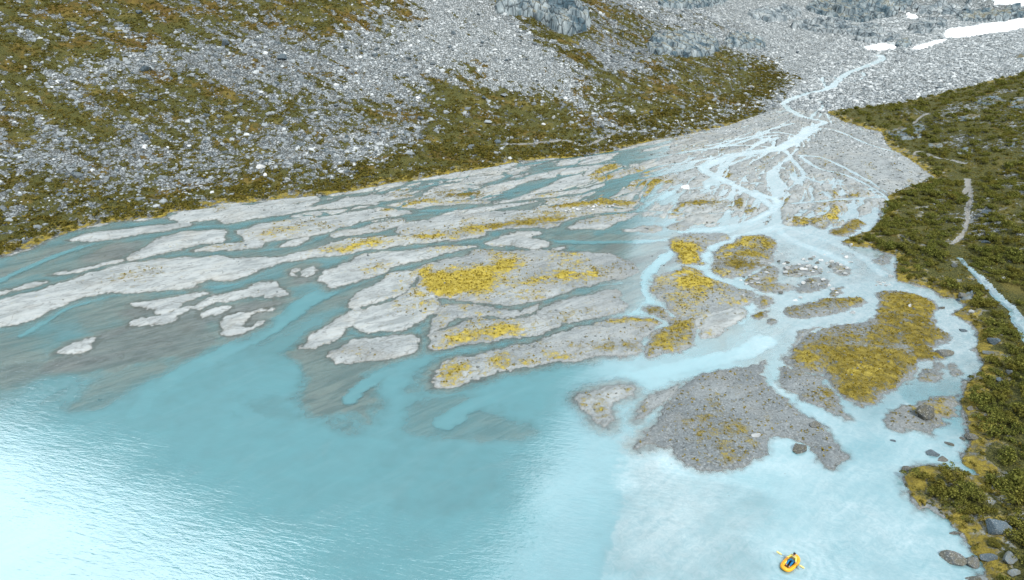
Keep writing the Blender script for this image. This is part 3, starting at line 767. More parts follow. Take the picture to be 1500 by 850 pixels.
def water_material(name, turq=(.125, .295, .337), k=5.0):
    t = NT(name)
    dep_, pale_, foam_ = t.attr('flow')
    nf = t.noise(.35, 4, .6, dist=.6)
    streak = t.noise(1.0, 4, .6, t.pos((.12, .6, .3), R_(-40)), 1.2)
    op = t.math('SUBTRACT', 1.0, t.math('EXPONENT', t.math('MULTIPLY', dep_, -k)))
    op = t.math('MULTIPLY', op, .97, clamp=True)
    col = t.mix(t.ramp(nf, .3, .7), turq, (.125, .31, .355))
    col = t.mix(t.math('MULTIPLY', t.ramp(streak, .45, .75), .12), col, (.25, .41, .44))
    rif = t.math('ADD', t.math('MULTIPLY', t.noise(1.3, 5, .68, dist=1.6), .6), t.math('MULTIPLY', streak, .4))
    col = t.mix(pale_, col, t.mix(t.ramp(rif, .34, .68), (.29, .44, .48), (.56, .65, .675)))
    fo = t.math('MULTIPLY', foam_, t.ramp(t.noise(2.6, 5, .7, dist=1.2), (.0 + .48), .66))
    col = t.mix(fo, col, (.66, .75, .77))
    op = t.math('MAXIMUM', op, t.math('MULTIPLY', fo, .95))
    op = t.math('MAXIMUM', op, t.math('MULTIPLY', pale_, t.ramp(dep_, .02, .16, .40, .93)))
    # ripples: short wind waves lying across the lake, finer chop on top
    w1 = t.noise(1.0, 3, .5, t.pos((.55, 2.1, 1), R_(14)), .5)
    w2 = t.noise(1.0, 3, .55, t.pos((2.2, 5.5, 1), R_(8)), .4)
    w3 = t.noise(1.0, 2, .5, t.pos((.05, .09, 1)))
    amp = t.ramp(w3, .35, .65, .35, 1.0)
    hgt = t.math('MULTIPLY', t.math('ADD', t.math('MULTIPLY', w1, 1.0), t.math('MULTIPLY', w2, .55)), amp)
    chop = t.math('MULTIPLY', t.noise(3.2, 3, .6, dist=.5), t.math('MULTIPLY', t.math('MAXIMUM', foam_, t.math('MULTIPLY', pale_, .25)), .9))
    nrm = t.bump(t.math('ADD', hgt, chop), 1.0, .027)
    dif = t.bsdf(col, .09, nrm, .5, IOR=2.25)
    tr = t.n('ShaderNodeBsdfTransparent')
    gl = t.n('ShaderNodeBsdfGlossy'); gl.inputs['Roughness'].default_value = .09; t.l(nrm, gl.inputs['Normal'])
    fr = t.n('ShaderNodeFresnel'); fr.inputs['IOR'].default_value = 1.6; t.l(nrm, fr.inputs['Normal'])
    clear = t.n('ShaderNodeMixShader'); t.l(fr.outputs[0], clear.inputs[0]); t.l(tr.outputs[0], clear.inputs[1]); t.l(gl.outputs[0], clear.inputs[2])
    mx = t.n('ShaderNodeMixShader'); t.l(op, mx.inputs[0]); t.l(clear.outputs[0], mx.inputs[1]); t.l(dif.outputs[0], mx.inputs[2])
    return t.done(mx.outputs[0])


def rock_material(name, lo=(.15, .165, .18), hi=(.52, .54, .545), lichen=.35, moss=.0, pat=.4):
    t = NT(name)
    oi = t.n('ShaderNodeObjectInfo'); ge = t.n('ShaderNodeNewGeometry')
    r = t.math('FRACT', t.math('ADD', oi.outputs['Random'], ge.outputs['Random Per Island']))
    tc = t.n('ShaderNodeTexCoord').outputs['Object']
    n1 = t.noise(2.2, 5, .65, tc); n2 = t.noise(9, 3, .6, tc)
    c = t.mix(r, lo, hi)
    c = t.mix(t.math('MULTIPLY', t.ramp(n1, .5, .68), lichen), c, (.09, .088, .07))
    c = t.mix(t.math('MULTIPLY', t.ramp(n2, .55, .66), pat), c, (.50, .52, .52))
    if moss:
        c = t.mix(t.math('MULTIPLY', t.ramp(n1, .35, .55), moss), c, (.14, .11, .03))
    nrm = t.bump(t.math('ADD', n1, t.math('MULTIPLY', n2, .4)), .8, .12)
    return t.done(t.bsdf(c, .85, nrm, .25).outputs[0])


def leaf_material(name, lo, mid, hi):
    t = NT(name)
    oi = t.n('ShaderNodeObjectInfo'); ge = t.n('ShaderNodeNewGeometry')
    r = ge.outputs['Random Per Island']
    c = t.mix(t.ramp(r, 0, .55), lo, mid); c = t.mix(t.ramp(r, .55, 1), c, hi)
    c = t.mix(t.math('MULTIPLY', oi.outputs['Random'], .35), c, (.15, .135, .03))
    n = t.noise(.25, 2, .5)
    c = t.mix(t.ramp(n, .45, .7), c, t.mix(.5, c, (.19, .15, .03)))
    d = t.n('ShaderNodeBsdfDiffuse'); t.l(c, d.inputs[0])
    tl = t.n('ShaderNodeBsdfTranslucent'); t.l(c, tl.inputs[0])
    mx = t.n('ShaderNodeMixShader'); mx.inputs[0].default_value = .3
    t.l(d.outputs[0], mx.inputs[1]); t.l(tl.outputs[0], mx.inputs[2])
    return t.done(mx.outputs[0])


def plain(name, col, rough=.6, spec=.4, var=.15, scale=30):
    t = NT(name)
    tc = t.n('ShaderNodeTexCoord').outputs['Object']
    n = t.noise(scale, 3, .6, tc)
    c = t.mix(n, tuple(x * (1 - var) for x in col), tuple(min(1, x * (1 + var)) for x in col))
    return t.done(t.bsdf(c, rough, t.bump(n, .15, .01), spec).outputs[0])


M_ground = ground_material()
M_water = water_material('milky_water')
M_stream = water_material('stream_water', (.16, .25, .30), 4)
M_rock = rock_material('talus_rock', (.055, .08, .095), (.345, .385, .405), .35)
M_pale = rock_material('pale_river_stone', (.36, .39, .40), (.64, .66, .66), .3)
M_shore = rock_material('lichened_boulder', (.06, .068, .072), (.13, .145, .15), .5, .3, .75)
M_scree = rock_material('scree_rock', (.20, .235, .255), (.63, .67, .68), .15)
M_blue = rock_material('blue_grey_boulder', (.05, .078, .098), (.095, .13, .155), .35)
M_cliff = rock_material('cliff_rock', (.04, .075, .10), (.30, .36, .39), .45, .1)
M_slab = rock_material('slab_rock', (.07, .098, .118), (.17, .21, .235), .4, .3)
M_leaf = leaf_material('willow_leaf', (.035, .05, .013), (.125, .148, .036), (.34, .34, .08))
M_leafd = leaf_material('heath_leaf', (.05, .06, .016), (.13, .12, .03), (.25, .20, .045))
M_tuft = leaf_material('grass_tuft', (.16, .13, .025), (.34, .26, .04), (.52, .40, .07))
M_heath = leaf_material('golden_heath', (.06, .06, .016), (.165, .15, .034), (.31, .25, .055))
M_stem = plain('willow_stem', (.09, .065, .045), .9, .2)


# ------------------------------------------------------------------ mesh helpers
def mesh_np(name, verts, faces, mat, smooth=False):
    """verts (N,3), faces (M,k) of one width"""
    me = bpy.data.meshes.new(name)
    verts = np.ascontiguousarray(verts, np.float32); faces = np.ascontiguousarray(faces, np.int32)
    k = faces.shape[1]
    me.vertices.add(len(verts)); me.vertices.foreach_set('co', verts.ravel())
    me.loops.add(faces.size); me.loops.foreach_set('vertex_index', faces.ravel())
    me.polygons.add(len(faces)); me.polygons.foreach_set('loop_start', np.arange(0, faces.size, k, dtype=np.int32))
    me.polygons.foreach_set('use_smooth', np.full(len(faces), smooth, bool))
    me.update(calc_edges=True)
    me.materials.append(mat)
    return me


def obj(name, me, parent=None, kind=None):
    o = bpy.data.objects.new(name, me); C.objects.link(o)
    if parent is not None:
        o.parent = parent
    if kind:
        o['kind'] = kind
    return o


def tag(o, label, cat, group=None):
    o['label'] = label; o['category'] = cat
    if group:
        o['group'] = group
    return o


def thing(name, label, cat, loc=(0, 0, 0), rz=0, group=None):
    o = bpy.data.objects.new(name, None); C.objects.link(o)
    o.location = loc; o.rotation_euler = (0, 0, rz); o.empty_display_size = .2
    return tag(o, label, cat, group)


qi, qj = np.meshgrid(np.arange(NR - 1), np.arange(NC - 1), indexing='ij')
v00 = (qi * NC + qj)
QUADS = np.stack([v00, v00 + 1, v00 + NC + 1, v00 + NC], -1).reshape(-1, 4)
P3 = np.stack([X, Y, Z], -1).reshape(-1, 3)
qmean = lambda a: a.ravel()[QUADS].mean(1)


def sheet(name, qmask, zarr, mat, attrs, kind='structure', smooth=True):
    q = QUADS[qmask]
    used = np.zeros(X.size, bool); used[q.ravel()] = True
    remap = np.cumsum(used) - 1
    v = np.stack([X.ravel()[used], Y.ravel()[used], zarr.ravel()[used]], -1)
    me = mesh_np(name, v, remap[q], mat, smooth)
    for an, chans in attrs.items():
        at = me.attributes.new(an, 'FLOAT_COLOR', 'POINT')
        dat = np.ones((len(v), 4), np.float32)
        for c, arr in enumerate(chans):
            dat[:, c] = arr.ravel()[used]
        at.data.foreach_set('color', dat.ravel())
    return obj(name, me, kind=kind)


zero = np.zeros_like(X)
deep_a = sstep(0.0, -0.12, H)
ga = {'cover_a': (moss, hue, shade), 'cover_b': (rockiness, wet, bare), 'cover_c': (veg, heath, deep_a)}
qL, qR, qP, qS = qmean(dL), qmean(dR), qmean(pa_d), qmean(s_val)
is_mtn = qL > 112
is_left = (qL > 0) & ~is_mtn
is_path = (qP > 0) & ~is_mtn
is_right = (qR > 0)
is_val = (qS > 210) & (qL <= 0) & (qR <= 0)
rest = ~(is_mtn | is_left | is_right | is_val | is_path)
sheet('riverbed', rest, Z, M_ground, ga)
sheet('hillside', is_left & ~is_path, Z, M_ground, ga)
sheet('mountain', is_mtn, Z, M_ground, ga)
sheet('riverbank', is_right & ~is_path, Z, M_ground, ga)
sheet('valley_floor', is_val & ~is_path, Z, M_ground, ga)
sheet('path', is_path, Z, M_ground, ga)
print('sheets', round(time.time() - T0, 1))

# water
wdep = np.maximum(0, -H)
right_flow = sstep(8, 30, X - 0.0 * Y) * sstep(60, 80, np.hypot(X, Y))
pw = G(PX((908,640),(902,690),(908,730),(900,770),(890,810),(882,850),(872,900),(1000,990),(1500,990),(1440,760),(1420,640),(1300,560),(1150,560),(1000,600),(940,630)))
idx, sw = sub_sdf(pw, 3); west = np.zeros(X.size, np.float32); west[idx] = sstep(-.5, .9, sw + 1.5 * n_edge.ravel()[idx]); west = west.reshape(X.shape)
pale = np.clip(.5 * west * (.75 + .5 * fbm(X / 9, Y / 5, 3, 88)) + .75 * sstep(18, 45, X) * sstep(62, 72, Y) + .22 * sstep(130, 190, Y) + .4 * valley_floor, 0, 1)  # paler water: silt and shallows, plus sky reflection painted into the right-hand colour
foam = np.clip(sstep(165, 195, Y) * np.maximum(.25, sstep(-.6, .2, chan)) * .9 + .55 * sstep(40, 55, X) * sstep(60, 75, Y), 0, 1) * sstep(.01, .06, wdep)
sparse = qmean(H) < 0.05
near_land = sparse & (qL < 1.5) & (qR < 1.5)
rpos = ground(np.array([1157.0]), np.array([827.0]))[0]
rd = np.hypot(X - rpos[0], Y - rpos[1])
rings = (0.014 * (.6 + .8 * noise2(X / 1.1, Y / 1.1, 98)) * np.sin(rd * 7.5 + 2.2 * noise2(X / 1.5, Y / 1.5, 99)) * np.exp(-((rd - 1.6) / 1.3) ** 2) + .007 * np.sin(rd * 6.0) * np.exp(-rd / 5)) * (rd < 14)
sheet('water', near_land, B + rings, M_water, {'flow': (wdep, pale, foam)})
stq = qmean(st_d) > -0.25
sheet('stream', stq, Z + 0.12 * sstep(-.6, .2, st_d), M_stream, {'flow': (np.full_like(X, .3), np.full_like(X, .25), np.full_like(X, .35))})

# snow
SNOW = [
    ('broad snow field lying across the head of the valley', PX((1385,55),(1389,43),(1430,38),(1480,29),(1530,24),(1530,36),(1470,47),(1440,50),(1420,55))),
    ('small flat snow patch beside the top of the meltwater river', PX((1266,69),(1290,65),(1313,68),(1306,73),(1275,74))),
    ('thin snow strip reaching from the snow field down toward the river', PX((1333,72),(1350,65),(1372,60),(1388,58),(1375,64),(1350,72))),
    ('snow patch at the topmost right corner of the rock wall', PX((1425,-6),(1520,-10),(1510,6),(1485,9),(1455,5))),
    ('little snow fleck caught in the grey rock wall', PX((1324,17),(1338,21),(1345,27),(1331,27))),
]
tS = NT('snow'); ns = tS.noise(.6, 4, .6)
M_snow = tS.done(tS.bsdf(tS.mix(tS.ramp(ns, .4, .7), (.86, .88, .9), (.72, .76, .79)), .7, tS.bump(ns, .4, .2), .3).outputs[0])
for lab, pts in SNOW:
    w = hit_poly(smooth_closed(pts, 3))
    sd = np.full(X.size, -9.0, np.float32)
    idx, s = sub_sdf(w, 3); sd[idx] = s + .8 * n_edge.ravel()[idx]
    sd = sd.reshape(X.shape)
    if (qmean(sd) > -.3).sum() < 4:
        print('snow too small', lab); continue
    o = sheet('snow_patch', qmean(sd) > -0.3, Z + np.where(sd > 0, .15 + .7 * (1 - np.exp(-np.maximum(sd, 0) / 2)), -.3), M_snow, {}, None)
    tag(o, lab, 'snow patch')
print('water+snow', round(time.time() - T0, 1))


# ------------------------------------------------------------------ rocks
def ico(level):
    import bmesh
    bm = bmesh.new(); bmesh.ops.create_icosphere(bm, subdivisions=level, radius=1.0)
    bm.verts.ensure_lookup_table()
    v = np.array([x.co[:] for x in bm.verts]); f = np.array([[y.index for y in x.verts] for x in bm.faces])
    bm.free(); return v, f


ICO = {k: ico(k) for k in (1, 2, 3)}


def rock_shape(level, cuts, rg, jitter=.06, flat=.75):
    v, f = ICO[level]; v = v.copy()
    v *= (1 + jitter * rg.standard_normal((len(v), 1)))
    for _ in range(cuts):
        n = rg.standard_normal(3); n /= np.linalg.norm(n)
        d = rg.uniform(.38, .82)
        s = v @ n - d
        v -= np.outer(np.maximum(s, 0), n) * .96
    v *= np.array([rg.uniform(.85, 1.25), rg.uniform(.75, 1.1), flat * rg.uniform(.75, 1.1)])
    v[:, :2] /= np.abs(v[:, :2]).max()
    return v, f


rg = np.random.default_rng(21)
small_var = [rock_shape(1, 6, rg) for _ in range(24)]
print('small rock', small_var[0][0].shape, small_var[0][1].shape)
big_var = [rock_shape(3, 11, rg, .022, .9) for _ in range(10)]
mid_me = {}


def boulder(name, x, y, z, sx, sy, sz, rz, mat, label, cat='boulder', group=None, var=None, sink=.3):
    var = int(rg.integers(len(big_var))) if var is None else var
    key = (var, mat.name)
    if key not in mid_me:
        v, f = big_var[var]
        mid_me[key] = mesh_np(name, v, f, mat, False)
    o = obj(name, mid_me[key])
    o.location = (x, y, z + sz * (1 - 2 * sink) * .8); o.scale = (sx, sy, sz); o.rotation_euler = (rg.uniform(-.12, .12), rg.uniform(-.12, .12), rz)
    return tag(o, label, cat, group)


def scatter_mesh(name, shapes, px, py, pz, size, mat, tilt=.5, rg=rg, smooth=False):
    V = []; F = []; off = 0
    n = len(px)
    var = rg.integers(len(shapes), size=n)
    for k in range(len(shapes)):
        ids = np.nonzero(var == k)[0]
        if not len(ids):
            continue
        v, f = shapes[k]
        a = rg.uniform(0, 2 * math.pi, len(ids)); c, s = np.cos(a), np.sin(a)
        b = rg.uniform(-tilt, tilt, len(ids)); cb, sb = np.cos(b), np.sin(b)
        sc = size[ids][:, None]
        vx = v[None, :, 0] * sc; vy = v[None, :, 1] * sc; vz = v[None, :, 2] * sc
        vy2 = vy * cb[:, None] - vz * sb[:, None]; vz2 = vy * sb[:, None] + vz * cb[:, None]
        gx = vx * c[:, None] - vy2 * s[:, None] + px[ids][:, None]
        gy = vx * s[:, None] + vy2 * c[:, None] + py[ids][:, None]
        gz = vz2 + pz[ids][:, None]
        V.append(np.stack([gx, gy, gz], -1).reshape(-1, 3))
        F.append((f[None] + (np.arange(len(ids)) * len(v))[:, None, None]).reshape(-1, f.shape[1]) + off)
        off += len(ids) * len(v)
    return mesh_np(name, np.concatenate(V), np.concatenate(F), mat, smooth)


U, V_ = project(X, Y, Z)
inview = (U > -260) & (U < 1860) & (V_ > -70) & (V_ < 1120) & (RR < 440) & (Y > 5)
cell = RR * np.gradient(az)[None, :] * np.gradient(rows)[:, None]


def sample(weight, n, rg):
    w = (weight * cell * inview).ravel()
    cs = np.cumsum(w)
    i = np.searchsorted(cs, rg.random(n) * cs[-1])
    x = X.ravel()[i] + rg.uniform(-.2, .2, n); y = Y.ravel()[i] + rg.uniform(-.2, .2, n)
    return x, y, grid_at(Z, x, y), i


rg2 = np.random.default_rng(5)
wt = np.where((dL > 1), np.clip(rockiness - .12, 0, 1) ** 1.3, 0) * (RR < 430)
fan_g = ((chan < -.2) & (s_val > 172) & (dL <= 0) & (dR <= 0) & (land > .25) & (valley_floor <= .5)) * 1.0
wt = wt + .55 * fan_g + .5 * ((chan > -1.5) & (valley_floor > .5)) + np.where((valley_floor > .5) & (dL <= 1) & (dR <= 0) & (land > .3), .75, 0)
sp_ = np.maximum(np.maximum(scree_pale, fan_g), .8 * (valley_floor > .5) * (dL <= 1))
for nm_, w_, NS, mt_, lb_ in (('rubble', wt * (1 - .8 * sp_), 50000, M_rock, 'loose grey talus stones lying on the vegetated mountainside'),
                              ('scree', wt * (.15 + sp_), 78000, M_scree, 'pale scree fans and valley boulder field of broken stones')):
    x, y, z, i = sample(w_, NS, rg2)
    size = np.minimum(0.20 * (rg2.random(NS) + .02) ** (-.42), 1.1) * np.where(fan_g.ravel()[i] > 0, .55, 1) * np.where((scree_pale.ravel()[i] > .85) & (dL.ravel()[i] > 0), .72, 1)
    o = obj(nm_, scatter_mesh(nm_, small_var, x, y, z - size * .1, size, mt_), kind='stuff')
    o['label'] = lb_
# stones of the right bank and gravel tops
wt2 = np.where((dR > .5) & (pa_d < -.2) & (st_d < -.3), np.clip(rock_right - .2, 0, 1), 0)
x, y, z, i = sample(wt2, 2200, rg2)
size = np.minimum(0.10 * (rg2.random(2200) + .02) ** (-.42), .45)
o = obj('stones', scatter_mesh('stones', small_var, x, y, z, size, M_slab), kind='stuff')
o['label'] = 'small stones lying between the shrubs of the right bank'
wt3 = np.where((dL <= 0) & (dR <= 0) & ((land > .15) | ((X > 20) & (Y > 85) & (H > -.16))) & (valley_floor < .5), .15 + shade, 0) * (RR < 220)
x, y, z, i = sample(wt3 * np.where(X > 15, 1.6, 1) * (1 + 2 * uw.reshape(X.shape)), 8500, rg2)
size = np.minimum(0.036 * (rg2.random(8500) + .02) ** (-.45) * (1 + .006 * y), .3)
o = obj('pebbles', scatter_mesh('pebbles', small_var, x, y, z, size, M_slab), kind='stuff')
o['label'] = 'scattered cobbles on the gravel bars of the delta'
print('rubble', round(time.time() - T0, 1))

# boulders one can point at: (photo x, y, width px, height px, material, label)
NAMED = [
    (1172, 659, 28, 19, M_shore, 'lichened grey boulder alone in the pale lagoon beside the dark gravel bar'),
    (1458, 766, 31, 34, M_blue, 'big blue-grey block standing among willows on the right bank'),
    (1392, 823, 29, 22, M_shore, 'largest lichened boulder standing in the lake off the right bank'),
    (1424, 829, 21, 16, M_shore, 'rounded boulder in the water between the largest lake boulder and the bank'),
    (1397, 784, 17, 10, M_shore, 'low dark boulder at the water edge below the willow point'),
    (1357, 604, 29, 24, M_shore, 'large lichened boulder on the small dark gravel islet by the right bank'),
    (1367, 668, 20, 11, M_blue, 'flat pale-topped boulder in the still water above the willow point'),
    (1377, 676, 16, 8, M_shore, 'mossy boulder just below the flat pale-topped one above the willow point'),
    (1388, 652, 12, 10, M_shore, 'small dark round boulder in still water near the right bank'),
    (1410, 643, 9, 7, M_shore, 'smallest of the dark stones touching the right bank above the point'),
    (1422, 639, 15, 11, M_shore, 'dark boulder half ashore on the right bank beside the still water'),
    (1328, 686, 12, 9, M_shore, 'grey stone at the tip of the willow point'),
    (1307, 651, 9, 5, M_blue, 'flat stone awash in the rapid above the lake'),
    (1106, 636, 16, 8, M_pale, 'whitish boulder on the dark speckled gravel bar'),
    (1192, 620, 18, 11, M_shore, 'tan stone on the right edge of the dark speckled gravel bar'),
    (1445, 814, 23, 15, M_blue, 'blue-grey boulder buried in shrubs beside the rounded lake boulder'),
    (1476, 815, 22, 14, M_slab, 'mossy grey boulder among willows at the lower right'),
    (1422, 850, 20, 11, M_shore, 'boulder cut by the bottom edge near the bank'),
    (1409, 431, 13, 12, M_shore, 'round grey boulder in the blue pool where the side channel begins'),
    (1378, 451, 10, 8, M_shore, 'grey stone in the rapids of the right channel beside the big mossy island'),
    (1381, 515, 27, 18, M_shore, 'grey outcropping boulder on the right rim of the big mossy island'),
    (1409, 484, 11, 8, M_blue, 'stone in the middle of the right channel rapids'),
    (1456, 500, 23, 11, M_blue, 'long flat blue-grey boulder among the bank shrubs'),
    (1446, 515, 15, 9, M_slab, 'grey boulder just below the long flat one among the bank shrubs'),
    (1249, 459, 10, 7, M_pale, 'white boulder in the bend of the channel below the long grassy islet'),
    (1332, 447, 6, 5, M_pale, 'small white stone on top of the big mossy island'),
    (1246, 359, 8, 6, M_pale, 'white boulder at the tip of the grassy spit'),
    (1443, 309, 13, 11, M_blue, 'grey boulder beside the trail on the right bank'),
    (1434, 316, 9, 8, M_slab, 'smaller stone next to the grey boulder by the trail'),
    (1444, 354, 10, 7, M_blue, 'blue-grey stone in the scrub below the trail'),
    (1003, 273, 14, 12, M_pale, 'single big pale block on the upper gravel flats'),
    (383, 243, 14, 8, M_pale, 'upper flat white boulder of the trio near the left shore'),
    (388, 256, 9, 9, M_pale, 'middle white boulder of the trio near the left shore'),
    (421, 262, 12, 10, M_pale, 'lone white boulder right of the trio, above the left shore'),
    (729, 207, 10, 9, M_blue, 'blue-grey boulder on the grassy foot of the slope'),
    (714, 177, 14, 10, M_rock, 'tan block on the green slope under the big scree'),
    (615, 172, 11, 9, M_blue, 'bluish boulder at the foot of the left scree'),
    (811, 172, 8, 7, M_pale, 'pale boulder on heath below the big scree'),
    (796, 181, 8, 7, M_pale, 'pale boulder just lower left of its twin below the big scree'),
    (1100, 127, 10, 8, M_pale, 'white boulder on the brown heath left of the river mouth'),
    (214, 100, 15, 11, M_blue, 'dark bluish boulder in the light talus band at upper left'),
    (329, 63, 15, 13, M_blue, 'dark angular boulder high on the left talus'),
    (413, 82, 13, 13, M_blue, 'blue block high on the talus left of the scree'),
    (405, 121, 10, 10, M_blue, 'bluish boulder under the blue block on the left talus'),
    (1420, 597, 9, 8, M_shore, 'stone at the mouth of the narrow side inlet by the right bank'),
    (1485, 838, 16, 10, M_slab, 'grey stone under willows in the lower right corner'),
    (1399, 388, 9, 7, M_slab, 'grey stone by the top of the side stream'),
    (1470, 408, 8, 6, M_pale, 'pale stone above the side stream'),
    (1424, 456, 9, 6, M_pale, 'pale stone between the side stream and the right channel'),
    (1478, 545, 12, 8, M_slab, 'flat grey stone by an orange heath patch on the bank'),
    (1463, 556, 11, 7, M_blue, 'blue-grey stone lower on the bank near the orange heath'),
    (1306, 404, 9, 5, M_pale, 'flat white stone near the bank where the right channel leaves'),
]


def place(u, v, w, h, mat, label, name='boulder', group=None, sink=.32, var=None):
    p = hit([u], [v + h * .28])[0]
    zg = float(grid_at(Z, p[0:1], p[1:2])[0])
    zw = float(base_level(p[0], p[1]))
    zg = max(zg, zw - .12) if zg < zw + .05 else zg
    dist = math.dist(p, (0, 0, CAM_H))
    sx = w * .5 * dist / FPX
    dep = math.asin((CAM_H - p[2]) / dist)
    sz = max(.45, min(1.2, h / w * 1.15)) * sx
    sy = sx * (.7 if h / w < .7 else .9)
    return boulder(name, p[0], p[1], zg, sx, sy, sz, rg.uniform(-.5, .5), mat, label, 'boulder', group, var, sink)


for b in NAMED:
    place(*b)
# the white boulders on the flooded bar
rb_ = np.random.default_rng(3)
cl = [(1158,390),(1150,398),(1165,393),(1172,402),(1180,395),(1190,398),(1186,404),(1196,385),(1181,383),(1203,394),(1160,400),(1170,387),(1154,392),(1138,368),(1145,372),(1128,386),(1185,411),(1191,414),(1199,417),(1205,409),(1177,414),(1215,390),(1223,394),(1229,397),(1237,400),(1232,388),(1226,386),(1219,383),(1211,386),(1241,393),(1207,376),(1202,381),(1195,392),(1175,394),(1183,389),(1166,398),(1144,429),(1133,427),(1089,433),(1097,411),(1101,414),(1090,407),(1107,408),(1113,401),(1122,399),(1173,437),(1164,441),(1240,377),(1234,372),(1290,417),(1297,419),(1287,414),(1303,418),(1283,419),(1294,414),(1220,424),(1226,429),(1215,418),(1141,383),(1148,386),(1152,384),(1187,379),(1192,377),(1177,380),(1098,404),(1085,412),(1093,416),(1110,414),(1245,385),(1213,399)]
for u, v in cl:
    s = rb_.uniform(3.4, 7.2) if v > 376 else rb_.uniform(3, 5)
    place(u, v, s * 1.25, s * .85, M_pale if rb_.random() < .78 else M_shore, 'white rounded boulder strewn over the flooded bar of the right braid', group='white boulders on the flooded bar', sink=.22)
cl2 = [(768,316),(775,315),(818,308),(824,308),(829,309),(835,308),(842,309),(848,308),(815,306),(833,307),(840,305),(846,307),(853,305),(858,304),(862,302),(866,305),(870,303),(874,301),(877,298),(872,300),(880,303),(884,305),(888,303),(893,302),(897,301),(868,307),(875,305),(850,307),(836,310),(790,313),(860,308),(900,299)]
for u, v in cl2:
    s = rb_.uniform(2.6, 4.6)
    place(u, v, s * 1.3, s, M_pale, 'small white stone on the ochre bar in the upper delta', group='white stones on the ochre bar', sink=.22)
# largest blocks of the talus
wt4 = np.where((dL > 6), np.clip(rockiness - .1, 0, 1), 0) * (RR < 300) * (U > 5) * (U < 1490) * (V_ > 8)
x, y, z, i = sample(wt4, 90, rg2)
for k in range(90):
    s = rg2.uniform(.55, 1.0)
    left = U.ravel()[i[k]] < 500
    boulder('boulder', x[k], y[k], z[k], s, s * .85, s * .8, rg2.uniform(0, 6), M_rock if rg2.random() < .7 else M_blue,
            'weathered grey block in the talus of the left mountainside' if left else 'grey block on the scree and heath below the crags',
            group='talus blocks on the left mountainside' if left else 'blocks below the crags', sink=.3)
# dark stones sunk in the shallows
dk = [(938,664),(965,697),(985,717),(968,731),(1010,746),(1029,757),(1012,777),(1336,823),(611,650),(608,645),(690,587),(146,585),(166,592),(1093,687),(1099,686),(975,694),(982,684),(1067,730),(1148,700),(1176,690),(1339,646),(424,540),(905,759)]
for u, v in dk:
    s = rb_.uniform(2.5, 4.5)
    place(u, v, s * 1.2, s * .8, M_shore, 'dark stone breaking the surface of the shallow lake', group='dark stones in the shallows', sink=.3)
print('boulders', round(time.time() - T0, 1))


# ------------------------------------------------------------------ crags and slabs
def cells(x, y, size, seed):
    """random height of the nearest block of a jointed rock face, and distance to the joint"""
    gx, gy = np.floor(x / size), np.floor(y / size)
    d1 = np.full(x.shape, 1e9); d2 = d1.copy(); val = np.zeros(x.shape)
    for i in (-1, 0, 1):
        for j in (-1, 0, 1):
            cx, cy = (gx + i).astype(np.int64), (gy + j).astype(np.int64)
            h1 = _hash(cx, cy, seed) / 4294967296.0; h2 = _hash(cx, cy, seed + 7) / 4294967296.0; h3 = _hash(cx, cy, seed + 13) / 4294967296.0
            d = np.maximum(np.abs((gx + i + h1) - x / size), np.abs((gy + j + h2) - y / size))
            n = d < d1
            d2 = np.where(n, d1, np.minimum(d2, d)); val = np.where(n, h3, val); d1 = np.minimum(d1, d)
    return val, d2 - d1


def crag(name, pts, label, mat, low, high, size, seed, skew=.35):
    w = hit_poly(smooth_closed(pts, 3))
    sd = np.full(X.size, -9.0, np.float32)
    idx, s_ = sub_sdf(w, 2.5); sd[idx] = s_ + 1.1 * n_edge.ravel()[idx]
    lift = np.zeros(X.size, np.float32)
    xx, yy = X.ravel()[idx], Y.ravel()[idx]
    v1, e1 = cells(xx + skew * yy, yy * 1.5, size, seed)
    v2, e2 = cells(xx - .2 * yy, yy * 1.3 + .4 * xx, size * .42, seed + 3)
    lift[idx] = (low + (high - low) * (.86 * v1 + .14 * v2) - .5 * low * sstep(.12, 0, e1)) * sstep(-.1, .7, sd[idx]) - .45
    sd = sd.reshape(X.shape); lift = lift.reshape(X.shape)
    o = sheet(name, qmean(sd) > -.3, Z + lift, mat, {}, None, False)
    return tag(o, label, 'rock outcrop')


def crag_material(name, lo, hi, moss):
    t = NT(name)
    n1 = t.noise(.22, 5, .65, t.pos((1, 1, .4))); n2 = t.noise(1.2, 4, .6, t.pos((1, 1, .5)))
    vd = t.voro(.42, 'Distance', 'DISTANCE_TO_EDGE', t.pos((1, .8, .45)))
    c = t.mix(t.ramp(n1, .35, .66), lo, hi)
    c = t.mix(t.math('MULTIPLY', t.ramp(n2, .52, .68), .5), c, (.07, .075, .06))
    c = t.mix(t.ramp(vd, .0, .07, .8, 0), c, (.02, .03, .038))
    up = t.n('ShaderNodeSeparateXYZ'); t.l(t.n('ShaderNodeNewGeometry').outputs['True Normal'], up.inputs[0])
    c = t.mix(t.math('MULTIPLY', t.math('MULTIPLY', t.ramp(up.outputs[2], .72, .95), t.ramp(n1, .42, .6)), moss), c, (.13, .10, .025))
    return t.done(t.bsdf(c, .85, t.bump(t.math('ADD', n2, t.ramp(vd, 0, .12)), .8, .25), .25).outputs[0])


